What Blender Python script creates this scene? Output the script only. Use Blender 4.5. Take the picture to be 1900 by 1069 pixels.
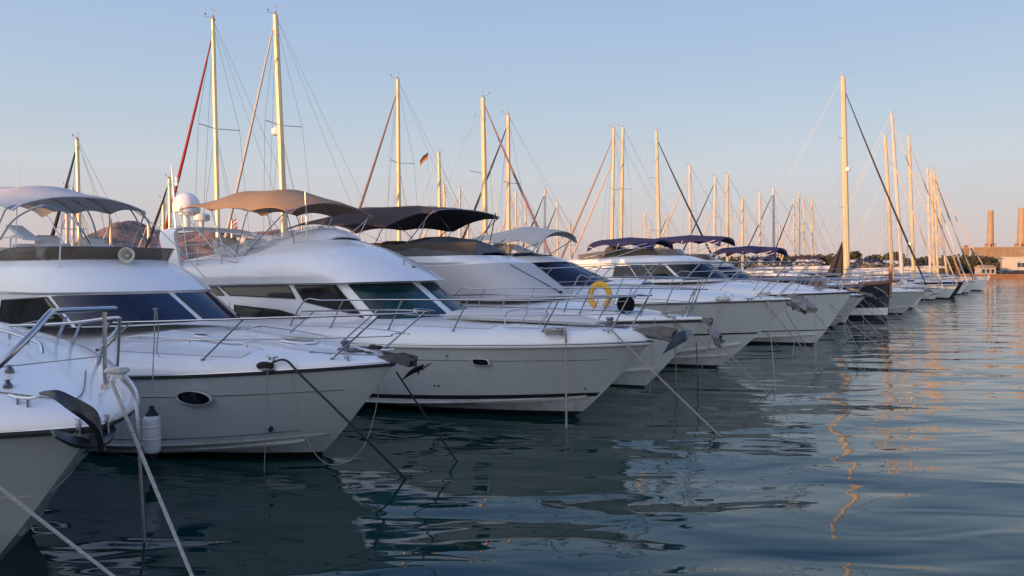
import bpy, math, random
from mathutils import Vector as V, Matrix, noise
random.seed(7)
PI=math.pi
C=bpy.context.scene
for o in list(bpy.data.objects): bpy.data.objects.remove(o)
# ---------------------------------------------------------------- camera, sky, sun, exposure
F,CX,CY,HH,HOR=1450.,950.,534.5,3.0,500.
PT=math.atan((CY-HOR)/F)
cam=bpy.data.cameras.new('camera'); co=bpy.data.objects.new('camera',cam); C.collection.objects.link(co)
cam.lens=F/1900*36; cam.sensor_width=36; cam.clip_start=.05; cam.clip_end=20000
co.location=(0,0,HH); co.rotation_euler=(PI/2-PT,0,0); C.camera=co
SUN_EL=math.radians(3.6); SUN_AZ=math.radians(229)   # compass bearing of the sun, from +Y clockwise
sd=V((math.sin(SUN_AZ)*math.cos(SUN_EL),math.cos(SUN_AZ)*math.cos(SUN_EL),math.sin(SUN_EL)))
w=bpy.data.worlds.new('World'); C.world=w; w.use_nodes=True; nt=w.node_tree; nt.nodes.clear()
def N(t,**k):
    n=nt.nodes.new(t)
    for a,b in k.items(): setattr(n,a,b)
    return n
out=N('ShaderNodeOutputWorld'); bg=N('ShaderNodeBackground'); sky=N('ShaderNodeTexSky',sky_type='NISHITA')
sky.sun_disc=False; sky.sun_elevation=math.radians(8); sky.sun_rotation=SUN_AZ; sky.air_density=1.0; sky.dust_density=.6; sky.ozone_density=1.5
bg.inputs[1].default_value=.1
tc=N('ShaderNodeTexCoord'); sx=N('ShaderNodeSeparateXYZ'); rp=N('ShaderNodeValToRGB'); mx=N('ShaderNodeMix',data_type='RGBA')
cr=rp.color_ramp; cr.elements[0].position=0.0; cr.elements[0].color=(7.0,5.6,5.6,1)
stops=[(.0,(5.3,4.25,4.3)),(.05,(5.5,4.85,4.95)),(.12,(5.2,5.5,5.9)),(.2,(4.25,5.2,6.3)),(.33,(3.15,4.4,6.5)),(.6,(1.2,2.4,5.9)),(1.,(1.2,2.0,4.4))]
while len(cr.elements)<len(stops): cr.elements.new(.5)
for e,(p,c) in zip(cr.elements,stops): e.position=p; e.color=(*[x/10 for x in c],1)
sc=N('ShaderNodeVectorMath',operation='SCALE'); sc.inputs[3].default_value=10
cn=N('ShaderNodeTexNoise'); cm=N('ShaderNodeMapping'); cm.inputs[3].default_value=(1.2,1.2,9)
cn.inputs['Scale'].default_value=2.2; cn.inputs['Detail'].default_value=4
cmr=N('ShaderNodeMapRange'); cmr.inputs[1].default_value=.35; cmr.inputs[2].default_value=.75; cmr.inputs[3].default_value=.985; cmr.inputs[4].default_value=1.02
sc2=N('ShaderNodeVectorMath',operation='SCALE')
L=nt.links.new
L(tc.outputs['Generated'],sx.inputs[0]); L(sx.outputs[2],rp.inputs[0]); L(rp.outputs[0],sc.inputs[0])
L(tc.outputs['Generated'],cm.inputs[0]); L(cm.outputs[0],cn.inputs[0]); L(cn.outputs[0],cmr.inputs[0])
L(sc.outputs[0],sc2.inputs[0]); L(cmr.outputs[0],sc2.inputs[3])
mx.inputs[0].default_value=.9
dp=N('ShaderNodeVectorMath',operation='DOT_PRODUCT'); nrm=N('ShaderNodeVectorMath',operation='NORMALIZE'); dp.inputs[1].default_value=sd   # bright afterglow round the low sun
L(tc.outputs['Generated'],nrm.inputs[0]); L(nrm.outputs[0],dp.inputs[0])
gr=N('ShaderNodeMapRange'); gr.inputs[1].default_value=-.05; gr.inputs[2].default_value=1; L(dp.outputs['Value'],gr.inputs[0])
pw=N('ShaderNodeMath',operation='POWER'); pw.inputs[1].default_value=1.6; L(gr.outputs[0],pw.inputs[0])
gs=N('ShaderNodeVectorMath',operation='SCALE'); gs.inputs[0].default_value=(11,9.6,8.0); L(pw.outputs[0],gs.inputs[3])
ad=N('ShaderNodeVectorMath',operation='ADD')
L(sky.outputs[0],mx.inputs[6]); L(sc2.outputs[0],mx.inputs[7]); L(mx.outputs[2],ad.inputs[0]); L(gs.outputs[0],ad.inputs[1]); L(ad.outputs[0],bg.inputs[0]); L(bg.outputs[0],out.inputs[0])
sl=bpy.data.lights.new('sun','SUN'); sl.energy=5.0; sl.angle=math.radians(.6); sl.color=(1,.50,.18)
so=bpy.data.objects.new('sun',sl); C.collection.objects.link(so); so.rotation_euler=(-sd).to_track_quat('-Z','Y').to_euler()
C.view_settings.view_transform='Standard'; C.view_settings.look='None'; C.view_settings.exposure=.27; C.view_settings.gamma=1
C.render.engine='CYCLES'
# ---------------------------------------------------------------- materials
def mat(name,col,rough=.5,metal=0,noise_amt=0,nscale=3,bump=0,bscale=40,coat=0,alpha=1,trans=0,emit=None,ior=1.5,stretch=None,coord='Object',spec=.5):
    m=bpy.data.materials.new(name); m.use_nodes=True; t=m.node_tree; b=t.nodes['Principled BSDF']
    b.inputs['Base Color'].default_value=(*col,1); b.inputs['Roughness'].default_value=rough; b.inputs['Metallic'].default_value=metal
    b.inputs['Coat Weight'].default_value=coat; b.inputs['Coat Roughness'].default_value=.05; b.inputs['IOR'].default_value=ior
    b.inputs['Alpha'].default_value=alpha; b.inputs['Transmission Weight'].default_value=trans; b.inputs['Specular IOR Level'].default_value=spec
    if emit: b.inputs['Emission Color'].default_value=(*emit[0],1); b.inputs['Emission Strength'].default_value=emit[1]
    tcn=t.nodes.new('ShaderNodeTexCoord'); mp=t.nodes.new('ShaderNodeMapping'); t.links.new(tcn.outputs[coord],mp.inputs[0])
    if stretch: mp.inputs[3].default_value=stretch
    if noise_amt:
        n=t.nodes.new('ShaderNodeTexNoise'); n.inputs['Scale'].default_value=nscale; n.inputs['Detail'].default_value=6; n.inputs['Roughness'].default_value=.6
        r=t.nodes.new('ShaderNodeMapRange'); r.inputs[1].default_value=.3; r.inputs[2].default_value=.7; r.inputs[3].default_value=1-noise_amt; r.inputs[4].default_value=1+noise_amt*.6
        s=t.nodes.new('ShaderNodeVectorMath'); s.operation='SCALE'; s.inputs[0].default_value=col
        t.links.new(mp.outputs[0],n.inputs[0]); t.links.new(n.outputs[0],r.inputs[0]); t.links.new(r.outputs[0],s.inputs[3]); t.links.new(s.outputs[0],b.inputs['Base Color'])
        r2=t.nodes.new('ShaderNodeMapRange'); r2.inputs[3].default_value=rough*.75; r2.inputs[4].default_value=min(1,rough*1.3)
        t.links.new(n.outputs[0],r2.inputs[0]); t.links.new(r2.outputs[0],b.inputs['Roughness'])
    if bump:
        n=t.nodes.new('ShaderNodeTexNoise'); n.inputs['Scale'].default_value=bscale; n.inputs['Detail'].default_value=3
        bp=t.nodes.new('ShaderNodeBump'); bp.inputs['Strength'].default_value=bump; bp.inputs['Distance'].default_value=.02
        t.links.new(mp.outputs[0],n.inputs[0]); t.links.new(n.outputs[0],bp.inputs['Height']); t.links.new(bp.outputs[0],b.inputs['Normal'])
    return m
M={}
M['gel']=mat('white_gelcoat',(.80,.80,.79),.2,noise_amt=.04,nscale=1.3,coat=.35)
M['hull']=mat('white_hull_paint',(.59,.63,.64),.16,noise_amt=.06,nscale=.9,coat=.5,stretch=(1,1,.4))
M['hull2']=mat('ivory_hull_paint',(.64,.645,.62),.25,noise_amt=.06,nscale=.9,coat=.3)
M['deck']=mat('nonslip_deck',(.78,.78,.77),.45,noise_amt=.04,nscale=2,bump=.06,bscale=160)
M['anti']=mat('black_antifouling',(.012,.013,.016),.6,noise_amt=.4,nscale=4)
M['black']=mat('black_stripe',(.015,.015,.018),.35)
M['rubber']=mat('dark_rubber',(.03,.03,.032),.6)
M['steel']=mat('stainless_steel',(.46,.47,.49),.24,metal=1)
M['gun']=mat('dark_galvanised',(.07,.075,.085),.32,metal=.6,noise_amt=.4,nscale=14)
M['alu']=mat('painted_tube',(.55,.55,.55),.5)
M['dsteel']=mat('dull_steel',(.20,.20,.22),.38,metal=1,noise_amt=.3,nscale=12)
M['glassd']=mat('dark_tinted_glass',(.006,.009,.016),.05,noise_amt=.5,nscale=1.2,ior=1.42,coat=0)
M['glassb']=mat('blue_tinted_glass',(.006,.012,.035),.05,noise_amt=.6,nscale=1.0,ior=1.40,coat=0)
M['glassg']=mat('green_tinted_glass',(.007,.038,.038),.05,noise_amt=.8,nscale=1.3,ior=1.42,coat=0)
M['glassk']=mat('brown_tinted_glass',(.02,.02,.017),.06,noise_amt=.8,nscale=1.6,ior=1.42,coat=0)
M['smoke']=mat('smoked_acrylic',(.15,.115,.08),.06,alpha=.5)
M['olive']=mat('olive_cover',(.10,.085,.055),.85,noise_amt=.2,bump=.5,bscale=5)
M['clear']=mat('clear_acrylic',(.55,.56,.58),.08,alpha=.35)
M['cwhite']=mat('white_canvas',(.52,.52,.53),.85,noise_amt=.05,bump=.25,bscale=9)
M['cgrey']=mat('warm_grey_canvas',(.50,.49,.48),.85,noise_amt=.06,nscale=2,bump=.3,bscale=5)
M['ctan']=mat('tan_canvas',(.31,.205,.125),.85,noise_amt=.10,nscale=2,bump=.3,bscale=6)
M['cbrown']=mat('brown_black_canvas',(.04,.026,.024),.85,noise_amt=.15,bump=.3,bscale=6)
M['cbeige']=mat('beige_canvas',(.52,.49,.44),.85,noise_amt=.08,bump=.3,bscale=6)
M['cnavy']=mat('navy_canvas',(.018,.018,.075),.8,noise_amt=.2,bump=.3,bscale=6)
M['cdark']=mat('charcoal_canvas',(.10,.10,.115),.85,noise_amt=.2,bump=.6,bscale=4)
M['cover']=mat('grey_plastic_wrap',(.20,.205,.23),.35,noise_amt=.3,nscale=8,bump=.8,bscale=9)
M['cred']=mat('red_sail_cloth',(.36,.03,.03),.8,noise_amt=.15)
M['cblack']=mat('black_sail_cloth',(.03,.022,.025),.8,noise_amt=.2)
M['cgreen']=mat('dark_green_sail_cloth',(.02,.06,.04),.8,noise_amt=.2)
M['csand']=mat('sand_sail_cloth',(.55,.43,.36),.8,noise_amt=.1)
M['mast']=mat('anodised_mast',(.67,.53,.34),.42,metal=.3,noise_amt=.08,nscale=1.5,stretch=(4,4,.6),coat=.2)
M['mast2']=mat('gilt_mast',(.62,.44,.22),.4,noise_amt=.1,nscale=1.5,coat=.2)
M['mastg']=mat('grey_mast',(.55,.52,.50),.45,noise_amt=.08,nscale=1.5,coat=.2)
M['wire']=mat('rigging_wire',(.28,.27,.27),.5,metal=.3)
M['rope']=mat('grey_rope',(.36,.33,.29),.9,noise_amt=.3,nscale=30,bump=1,bscale=60)
M['ropew']=mat('white_rope',(.62,.60,.57),.9,noise_amt=.2,nscale=30,bump=1,bscale=60)
M['ropek']=mat('black_rope',(.025,.024,.025),.8,noise_amt=.3,nscale=30,bump=1,bscale=60)
M['yellow']=mat('yellow_foam',(.75,.42,.03),.6,noise_amt=.1)
M['fender']=mat('white_fender_vinyl',(.66,.66,.64),.4,noise_amt=.15,nscale=7)
M['wood']=mat('varnished_wood',(.22,.085,.03),.35,noise_amt=.35,nscale=6,stretch=(1,6,6),coat=.4)
M['navyhull']=mat('navy_hull_paint',(.012,.014,.03),.15,coat=.5)
M['navyp']=mat('navy_paint',(.01,.02,.10),.3)
M['beigep']=mat('beige_cushion',(.62,.59,.53),.7,noise_amt=.06,bump=.2,bscale=8)
M['horn']=mat('cream_plastic',(.62,.60,.48),.4)
M['fred']=mat('red_flag_cloth',(.25,.03,.02),.8)
M['fgold']=mat('gold_flag_cloth',(.4,.25,.04),.8)
M['fblack']=mat('black_flag_cloth',(.02,.02,.02),.8)
M['fwhite']=mat('white_flag_cloth',(.8,.8,.8),.8)
M['conc']=mat('concrete',(.36,.33,.29),.85,noise_amt=.25,nscale=.8,bump=.3,bscale=5)
M['brick']=mat('ochre_masonry',(.25,.18,.13),.9,noise_amt=.25,nscale=.12,coord='Object',bump=.3,bscale=1)
M['chim']=mat('chimney_masonry',(.36,.25,.17),.9,noise_amt=.15,nscale=.25)
M['wallw']=mat('pale_render',(.40,.38,.36),.85,noise_amt=.08,nscale=.3)
M['wallo']=mat('terracotta_wall',(.30,.16,.10),.9,noise_amt=.25,nscale=.3)
M['roof']=mat('roof_sheet',(.38,.24,.17),.8,noise_amt=.2,nscale=.5)
M['windark']=mat('window_glass',(.03,.032,.04),.15)
M['bark']=mat('tree_bark',(.09,.065,.05),.9,noise_amt=.3)
M['leaf']=mat('dark_foliage',(.05,.055,.03),.8,noise_amt=.5,nscale=.6)
M['leaf2']=mat('olive_foliage',(.075,.07,.035),.8,noise_amt=.5,nscale=.6)
M['lamp']=mat('lamp_glow',(1,.8,.5),.4,emit=((1,.62,.25),14))
M['orange']=mat('orange_plastic',(.75,.2,.05),.5)
M['car1']=mat('dark_car_paint',(.03,.035,.05),.25,coat=.5)
M['car2']=mat('silver_car_paint',(.35,.36,.38),.3,coat=.5)
M['paint_ink']=mat('grey_lettering',(.12,.12,.14),.5)
def grime(m,z0,z1,col,amt):
    t=m.node_tree; b=t.nodes['Principled BSDF']; src=b.inputs['Base Color'].links[0].from_socket
    tc_=t.nodes.new('ShaderNodeTexCoord'); sp=t.nodes.new('ShaderNodeSeparateXYZ'); t.links.new(tc_.outputs['Object'],sp.inputs[0])
    n=t.nodes.new('ShaderNodeTexNoise'); mp=t.nodes.new('ShaderNodeMapping'); mp.inputs[3].default_value=(1.6,1.6,.35); n.inputs['Scale'].default_value=3; n.inputs['Detail'].default_value=6; n.inputs['Roughness'].default_value=.7
    t.links.new(tc_.outputs['Object'],mp.inputs[0]); t.links.new(mp.outputs[0],n.inputs[0])
    a=t.nodes.new('ShaderNodeMapRange'); a.inputs[1].default_value=z0; a.inputs[2].default_value=z1; a.inputs[3].default_value=1; a.inputs[4].default_value=.12; t.links.new(sp.outputs[2],a.inputs[0])
    c_=t.nodes.new('ShaderNodeMapRange'); c_.inputs[1].default_value=.45; c_.inputs[2].default_value=.72; c_.inputs[3].default_value=0; c_.inputs[4].default_value=amt; t.links.new(n.outputs[0],c_.inputs[0])
    q=t.nodes.new('ShaderNodeMath'); q.operation='MULTIPLY'; t.links.new(a.outputs[0],q.inputs[0]); t.links.new(c_.outputs[0],q.inputs[1])
    x=t.nodes.new('ShaderNodeMix'); x.data_type='RGBA'; t.links.new(q.outputs[0],x.inputs[0]); t.links.new(src,x.inputs[6]); x.inputs[7].default_value=(*col,1); t.links.new(x.outputs[2],b.inputs['Base Color'])
for k_ in ('hull','hull2'): grime(M[k_],.05,.55,(.30,.29,.22),.8)
grime(M['gel'],.05,.5,(.33,.32,.26),.5)
# ---------------------------------------------------------------- pixel rays (only used to find real positions with their own depth)
def ray(px,py):
    x=(px-CX)/F; z=-(py-CY)/F; c,s=math.cos(-PT),math.sin(-PT)
    return V((x,c-z*s,s+z*c))
CAM=V((0,0,HH))
def atz(px,py,z=0): r=ray(px,py); return CAM+r*((z-HH)/r.z)
def atY(px,py,Y): r=ray(px,py); return CAM+r*(Y/r.y)
# ---------------------------------------------------------------- mesh helpers
class MB:
    def __init__(s): s.v=[]; s.f=[]; s.m=[]
    def add(s,vs,fs,mi=0):
        n=len(s.v); s.v+=[tuple(p) for p in vs]; s.f+=[tuple(i+n for i in f) for f in fs]; s.m+=[mi]*len(fs); return s
    def grid(s,g,mi=0,closed=False,flip=False):
        a=len(g); b=len(g[0]); vs=[p for r in g for p in r]; fs=[]
        for i in range(a-1):
            for j in range(b if closed else b-1):
                q=(i*b+j,i*b+(j+1)%b,(i+1)*b+(j+1)%b,(i+1)*b+j); fs.append(q[::-1] if flip else q)
        return s.add(vs,fs,mi)
    def tube(s,pts,r,n=6,closed=False,mi=0,flat=1):
        pts=[V(p) for p in pts]; k=len(pts)
        rr=r if isinstance(r,(list,tuple)) else [r]*k
        T=[]
        for i in range(k):
            a=pts[(i-1)%k] if (closed or i>0) else pts[0]; b=pts[(i+1)%k] if (closed or i<k-1) else pts[-1]
            t=(b-a); T.append(t.normalized() if t.length>1e-9 else V((0,0,1)))
        u=T[0].orthogonal().normalized() if abs(T[0].z)>.95 else T[0].cross(V((0,0,1))).normalized()
        vs=[]
        for i in range(k):
            u=(u-T[i]*u.dot(T[i])).normalized(); w2=T[i].cross(u)
            for j in range(n):
                a=2*PI*j/n; vs.append(pts[i]+u*(rr[i]*math.cos(a))+w2*(rr[i]*flat*math.sin(a)))
        fs=[]
        for i in range(k if closed else k-1):
            for j in range(n): fs.append((i*n+j,i*n+(j+1)%n,((i+1)%k)*n+(j+1)%n,((i+1)%k)*n+j))
        if not closed: fs+=[tuple(range(n))[::-1],tuple((k-1)*n+j for j in range(n))]
        return s.add(vs,fs,mi)
    def box(s,c,d,rz=0,mi=0,bev=0,rx=0,ry=0):
        c=V(c); x,y,z=[q/2 for q in d]; R=Matrix.Rotation(rz,3,'Z')@Matrix.Rotation(ry,3,'Y')@Matrix.Rotation(rx,3,'X')
        if not bev:
            vs=[c+R@V((a*x,b*y,e*z)) for e in (-1,1) for a,b in ((-1,-1),(1,-1),(1,1),(-1,1))]
            return s.add(vs,[(3,2,1,0),(4,5,6,7),(0,1,5,4),(1,2,6,5),(2,3,7,6),(3,0,4,7)],mi)
        b=min(bev,x*.9,y*.9,z*.9); rings=[]
        for zz,ins in ((-z,b),(-z+b,0),(z-b,0),(z,b)):
            X,Y=x-ins,y-ins; q=b*.9 if ins==0 else b*.5
            rings.append([c+R@V((px,py,zz)) for px,py in ((-X+q,-Y),(X-q,-Y),(X,-Y+q),(X,Y-q),(X-q,Y),(-X+q,Y),(-X,Y-q),(-X,-Y+q))])
        s.grid(rings,mi,True); n=len(s.v)
        s.f.append(tuple(range(n-8,n))); s.m.append(mi); s.f.append(tuple(range(n-32,n-24))[::-1]); s.m.append(mi); return s
    def lathe(s,prof,c=(0,0,0),axis='Z',n=16,mi=0,R=None):
        c=V(c); R=R or Matrix.Identity(3); g=[]
        for r,z in prof:
            g.append([c+R@V((r*math.cos(2*PI*j/n),r*math.sin(2*PI*j/n),z)) for j in range(n)])
        s.grid(g,mi,True)
        k=len(s.v)
        if prof[-1][0]>1e-4: s.f.append(tuple(range(k-n,k))); s.m.append(mi)
        if prof[0][0]>1e-4: s.f.append(tuple(range(k-n*len(prof),k-n*len(prof)+n))[::-1]); s.m.append(mi)
        return s
    def sheet(s,g,th=.02,mi=0,n=None):
        """thick sheet from a grid of points: top, bottom and rim"""
        g=[[V(p) for p in r] for r in g]; a=len(g); b=len(g[0]); h=[]
        for i in range(a):
            row=[]
            for j in range(b):
                du=g[min(i+1,a-1)][j]-g[max(i-1,0)][j]; dv=g[i][min(j+1,b-1)]-g[i][max(j-1,0)]
                q=du.cross(dv); q=q.normalized() if q.length>1e-9 else V((0,0,1)); row.append(g[i][j]-q*th)
            h.append(row)
        s.grid(g,mi); s.grid(h,mi,flip=True)
        rim=[g[0][j] for j in range(b)]+[g[i][b-1] for i in range(1,a)]+[g[a-1][j] for j in range(b-2,-1,-1)]+[g[i][0] for i in range(a-2,0,-1)]
        rim2=[h[0][j] for j in range(b)]+[h[i][b-1] for i in range(1,a)]+[h[a-1][j] for j in range(b-2,-1,-1)]+[h[i][0] for i in range(a-2,0,-1)]
        s.grid([rim2,rim],mi,True); return s
    def build(s,name,mats,parent=None,smooth=True,label=None,ang=35):
        me=bpy.data.meshes.new(name); me.from_pydata(s.v,[],s.f); me.update()
        for m in (mats if isinstance(mats,list) else [mats]): me.materials.append(M[m] if isinstance(m,str) else m)
        me.polygons.foreach_set('material_index',s.m)
        if smooth:
            me.polygons.foreach_set('use_smooth',[True]*len(me.polygons)); me.set_sharp_from_angle(angle=math.radians(ang))
        o=bpy.data.objects.new(name,me); C.collection.objects.link(o)
        if parent: o.parent=parent
        if label: o['label']=label
        return o
def tag(o,label=None,cat=None,group=None,kind=None):
    if label: o['label']=label
    if cat: o['category']=cat
    if group: o['group']=group
    if kind: o['kind']=kind
    return o
def empty(name,loc,rz=0):
    o=bpy.data.objects.new(name,None); C.collection.objects.link(o); o.location=loc; o.rotation_euler=(0,0,rz); o.empty_display_size=.3; return o
def cat(pts,k=6,closed=False):
    P=[V(p) for p in pts]; n=len(P); o=[]
    for i in range(n if closed else n-1):
        g=lambda q:P[q%n] if closed else P[max(0,min(n-1,q))]
        a,b,c,d=g(i-1),g(i),g(i+1),g(i+2)
        for j in range(k):
            t=j/k; o.append(.5*((2*b)+(c-a)*t+(2*a-5*b+4*c-d)*t*t+(3*b-a-3*c+d)*t**3))
    if not closed: o.append(P[-1])
    return o
def lerp(a,b,t): return a+(b-a)*t
def interp(x,tab):
    tab=sorted(tab)
    if x<=tab[0][0]: return tab[0][1]
    for (a,p),(b,q) in zip(tab,tab[1:]):
        if x<=b: return lerp(p,q,(x-a)/(b-a))
    return tab[-1][1]
# ---------------------------------------------------------------- boats
class Boat:
    def __init__(s,name,label,category,stem,ang=-34,group=None,world=None,**k):
        s.h=dict(ov=1.6,hb=1.65,hm=1.2,L=12,B=1.9,p=2.2,q=.85,tb=.5,zc0=.5,fl=1.4,zk=-.6,dh=[(-3,.5),(1,.15)],n=3,cf=.84,zcm=.13,stp=2,kc=1.25); s.h.update(k)
        o=V(world) if world else atz(*stem,0)
        s.root=empty(name,o,math.radians(ang)); tag(s.root,label,category,group)
        a=math.radians(ang); s.a=V((math.cos(a),math.sin(a),0)); s.p=V((-s.a.y,s.a.x,0)); s.o=o
    def loc(s,w): d=w-s.o; return V((d.dot(s.a),d.dot(s.p),w.z))
    def Y(s,px,py,y): r=ray(px,py); return s.loc(CAM+r*((y-(CAM-s.o).dot(s.p))/r.dot(s.p)))
    def X(s,px,py,x): r=ray(px,py); return s.loc(CAM+r*((x-(CAM-s.o).dot(s.a))/r.dot(s.a)))
    def W(s,l): l=V(l); return s.o+s.a*l.x+s.p*l.y+V((0,0,l.z))
    # hull surface
    def zs(s,t): h=s.h; return h['hm']+(h['hb']-h['hm'])*(1-min(1,t))**h['stp']
    def b(s,t):
        h=s.h; u=min(1,t/h['tb']); return max(.0,h['B']*(1-(1-u)**h['p'])**h['q']*(1-.10*max(0,(t-.6)/.4)**2))
    def zc(s,t): h=s.h; return h['zcm']+(h['zc0']-h['zcm'])*(max(0,1-t/.5))**1.6
    def cb(s,t):
        h=s.h; u=min(1,t/(h['tb']*h['kc'])); return h['B']*h['cf']*(1-(1-u)**(h['p']*.85))**1.05*(1-.10*max(0,(t-.6)/.4)**2)
    def pt(s,t,z,side=-1,off=0):
        h=s.h; z1=s.zs(t); zc=s.zc(t); zk=h['zk']; hb=h['hb']
        if z<=zc: y=s.cb(t)*(z-zk)/(zc-zk)
        else:
            w_=min(1,(z-zc)/(z1-zc)); fl=lerp(h['fl'],1.0,min(1,t/.45)); y=s.cb(t)+(s.b(t)-s.cb(t))*w_**fl
        xst=h['ov']*(max(0,z)/hb)**.9 if z>0 else z*1.8
        x=h['ov']-t*h['L']-(h['ov']-xst)*max(0,1-t*2.2)**2
        return V((x,side*(y+off),z))
    def T(s,x): return max(0,min(1,(s.h['ov']-x)/s.h['L']))
    def ts(s,n=34): return [(i/n)**1.7 for i in range(n+1)]
    def hull(s,topm='hull',bot='anti',boot=.05,name='hull'):
        mb=MB(); ts=s.ts()
        for side in (-1,1):
            rows=[]
            for t in ts:
                zc=s.zc(t); z1=s.zs(t); zk=s.h['zk']
                zs=[zk,zk*.5,min(boot,zc-.01),min(boot,zc-.01)+.0005,lerp(boot,zc,.5),zc-.0005,zc]+[lerp(zc,z1,i/8) for i in range(1,9)]
                rows.append([s.pt(t,z,side) for z in zs])
            a=[r[:3] for r in rows]; b=[r[3:] for r in rows]
            mb.grid(a,1,flip=side>0); mb.grid(b,0,flip=side>0)
            if side<0: last=rows[-1]
            else: mb.grid([last,rows[-1]],0)
        return mb.build(name,[topm,bot],s.root)
    def strip(s,name,m,zf,hf,t0=0,t1=1,off=.006,th=.012,n=40,label=None):
        mb=MB()
        for side in (-1,1):
            g=[]
            for i in range(n+1):
                t=lerp(t0,t1,(i/n)**1.5); z=zf(t); h_=hf(t) if callable(hf) else hf
                a=s.pt(t,z+h_/2,side,off); b=s.pt(t,z-h_/2,side,off)
                if t<=.001: a.x+=.01; b.x+=.01
                i_=V((0,-side*th,0)); g.append([a+i_,a,b,b+i_])
            mb.grid(g,flip=side<0)
        return mb.build(name,m,s.root,label=label)
    def rub(s,m='steel',r=.028,dz=0,name='rub_rail'):
        mb=MB(); pts=[]
        ts=s.ts(30)
        for t in ts[::-1]:
            p=s.pt(t,s.zs(t)+dz,-1,.01); pts.append(p)
        for t in ts[1:]:
            p=s.pt(t,s.zs(t)+dz,1,.01); pts.append(p)
        k=len(ts)-1; pts[k]=V((pts[k].x+.02,0,pts[k].z))
        mb.tube(pts,r,8); return mb.build(name,m,s.root)
    def dk(s,x,w_,inset=.0):
        t=s.T(x); h=interp(x,s.h['dh']); n=s.h['n']; b=max(0,s.b(t)-inset); 
        g=max(0,1-abs(w_)**n)**.5
        return V((x,b*w_,s.zs(t)+h*g))
    def dkz(s,x,y):
        b=max(.02,s.b(s.T(x))); return s.dk(x,max(-1,min(1,y/b))).z
    def deck(s,m='gel',name='deck'):
        mb=MB(); ws=[-1,-.985,-.96,-.92,-.86,-.75,-.6,-.4,-.2,0,.2,.4,.6,.75,.86,.92,.96,.985,1]; g=[]
        for t in s.ts(34):
            x=s.h['ov']-t*s.h['L']; fade=min(1,t/.012) ; row=[]
            for w_ in ws:
                p=s.dk(x,w_); p.z=s.zs(t)+(p.z-s.zs(t))*(fade**.5); row.append(p)
            g.append(row)
        mb.grid(g,flip=False); return mb.build(name,m,s.root,ang=50)
    # railing along both sides of the deck edge
    def edge(s,x,side,dz,inset=.12):
        t=s.T(x); b=max(0.0,s.b(t)-inset); return V((x,side*b,s.dkz(x,b)+dz))
    def rails(s,x0,x1,h0=.62,h1=.62,st=(0,),lean=.32,r=.016,mid=True,inset=.14,nose=.45,noz=.0,ends=True,openbow=False,sides=(-1,1)):
        """top rail from x1 (aft) round the bow at x0; st: stanchion foot positions"""
        def top(x,side,f=1):
            hh=lerp(h0,h1,(x0-x)/(x0-x1)); p=s.edge(min(x,s.h['ov']-.02),side,0,inset); q=V((x+lean*f,p.y,p.z+hh*f)); return q
        xs=[lerp(x1,x0,i/14) for i in range(15)]
        for f,nm,rr in ((1,'top_rail',r),(.5,'middle_rail',r*.55)):
            if f<1 and not mid: continue
            L_=[top(x,-1,f) for x in xs]; R_=[top(x,1,f) for x in xs]
            mb=MB()
            if ends: 
                L_=[s.edge(x1-.1,-1,.02,inset)]+L_ if f==1 else L_; R_=[s.edge(x1-.1,1,.02,inset)]+R_ if f==1 else R_
            tip=V((x0+(lean+nose)*f,0,(L_[-1].z+R_[-1].z)/2+noz*f))
            if openbow or len(sides)<2:
                for q,sg in ((L_,-1),(R_,1)):
                    if sg in sides: mb.tube(cat(q[:]),rr,6)
            else:
                a=lerp(L_[-1],tip,.75); a.y=L_[-1].y*.62; b=V((a.x,-a.y,a.z))
                mb.tube(cat(L_+[a,tip,b]+R_[::-1],3),rr,6)
            mb.build(nm,'steel',s.root)
        for x in st:
            for side in sides:
                p=s.edge(min(x,s.h['ov']-.05),side,0,inset); mb=MB(); mb.tube([p,top(x,side,1) if x<=x0 else top(x0,side)],r*.9,6)
                mb.lathe([(.035,0),(.035,.012),(.02,.03)],p,n=8); mb.build('stanchion','steel',s.root)
    # cabin from rings
    def cabin(s,rings,m='gel',name='cabin',lid=True,ns=48,part=True):
        cb_=Cab(s,rings,ns); mb=MB(); nr=len(rings); g=[]
        for k in range((nr-1)*3+1):
            g.append([cb_.S(lerp(-1,1,j/ns),k/3) for j in range(ns+1)])
        mb.grid(g)
        # back and lid
        bk=[g[k][0] for k in range(len(g))]; bk2=[g[k][-1] for k in range(len(g))]; mb.grid([bk,bk2])
        if lid:
            top=g[-1]; n=ns//2; mb.grid([[top[j],top[ns-j]] for j in range(n)]+[[top[n],top[n]]],flip=True)
        cb_.obj=mb.build(name,m,s.root,ang=28) if part else None
        return cb_
    def hoop(s,pts,r=.014,name='canopy_frame',m='steel'):
        mb=MB(); 
        for q in pts: mb.tube(q,r,6)
        return mb.build(name,m,s.root)
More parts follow.
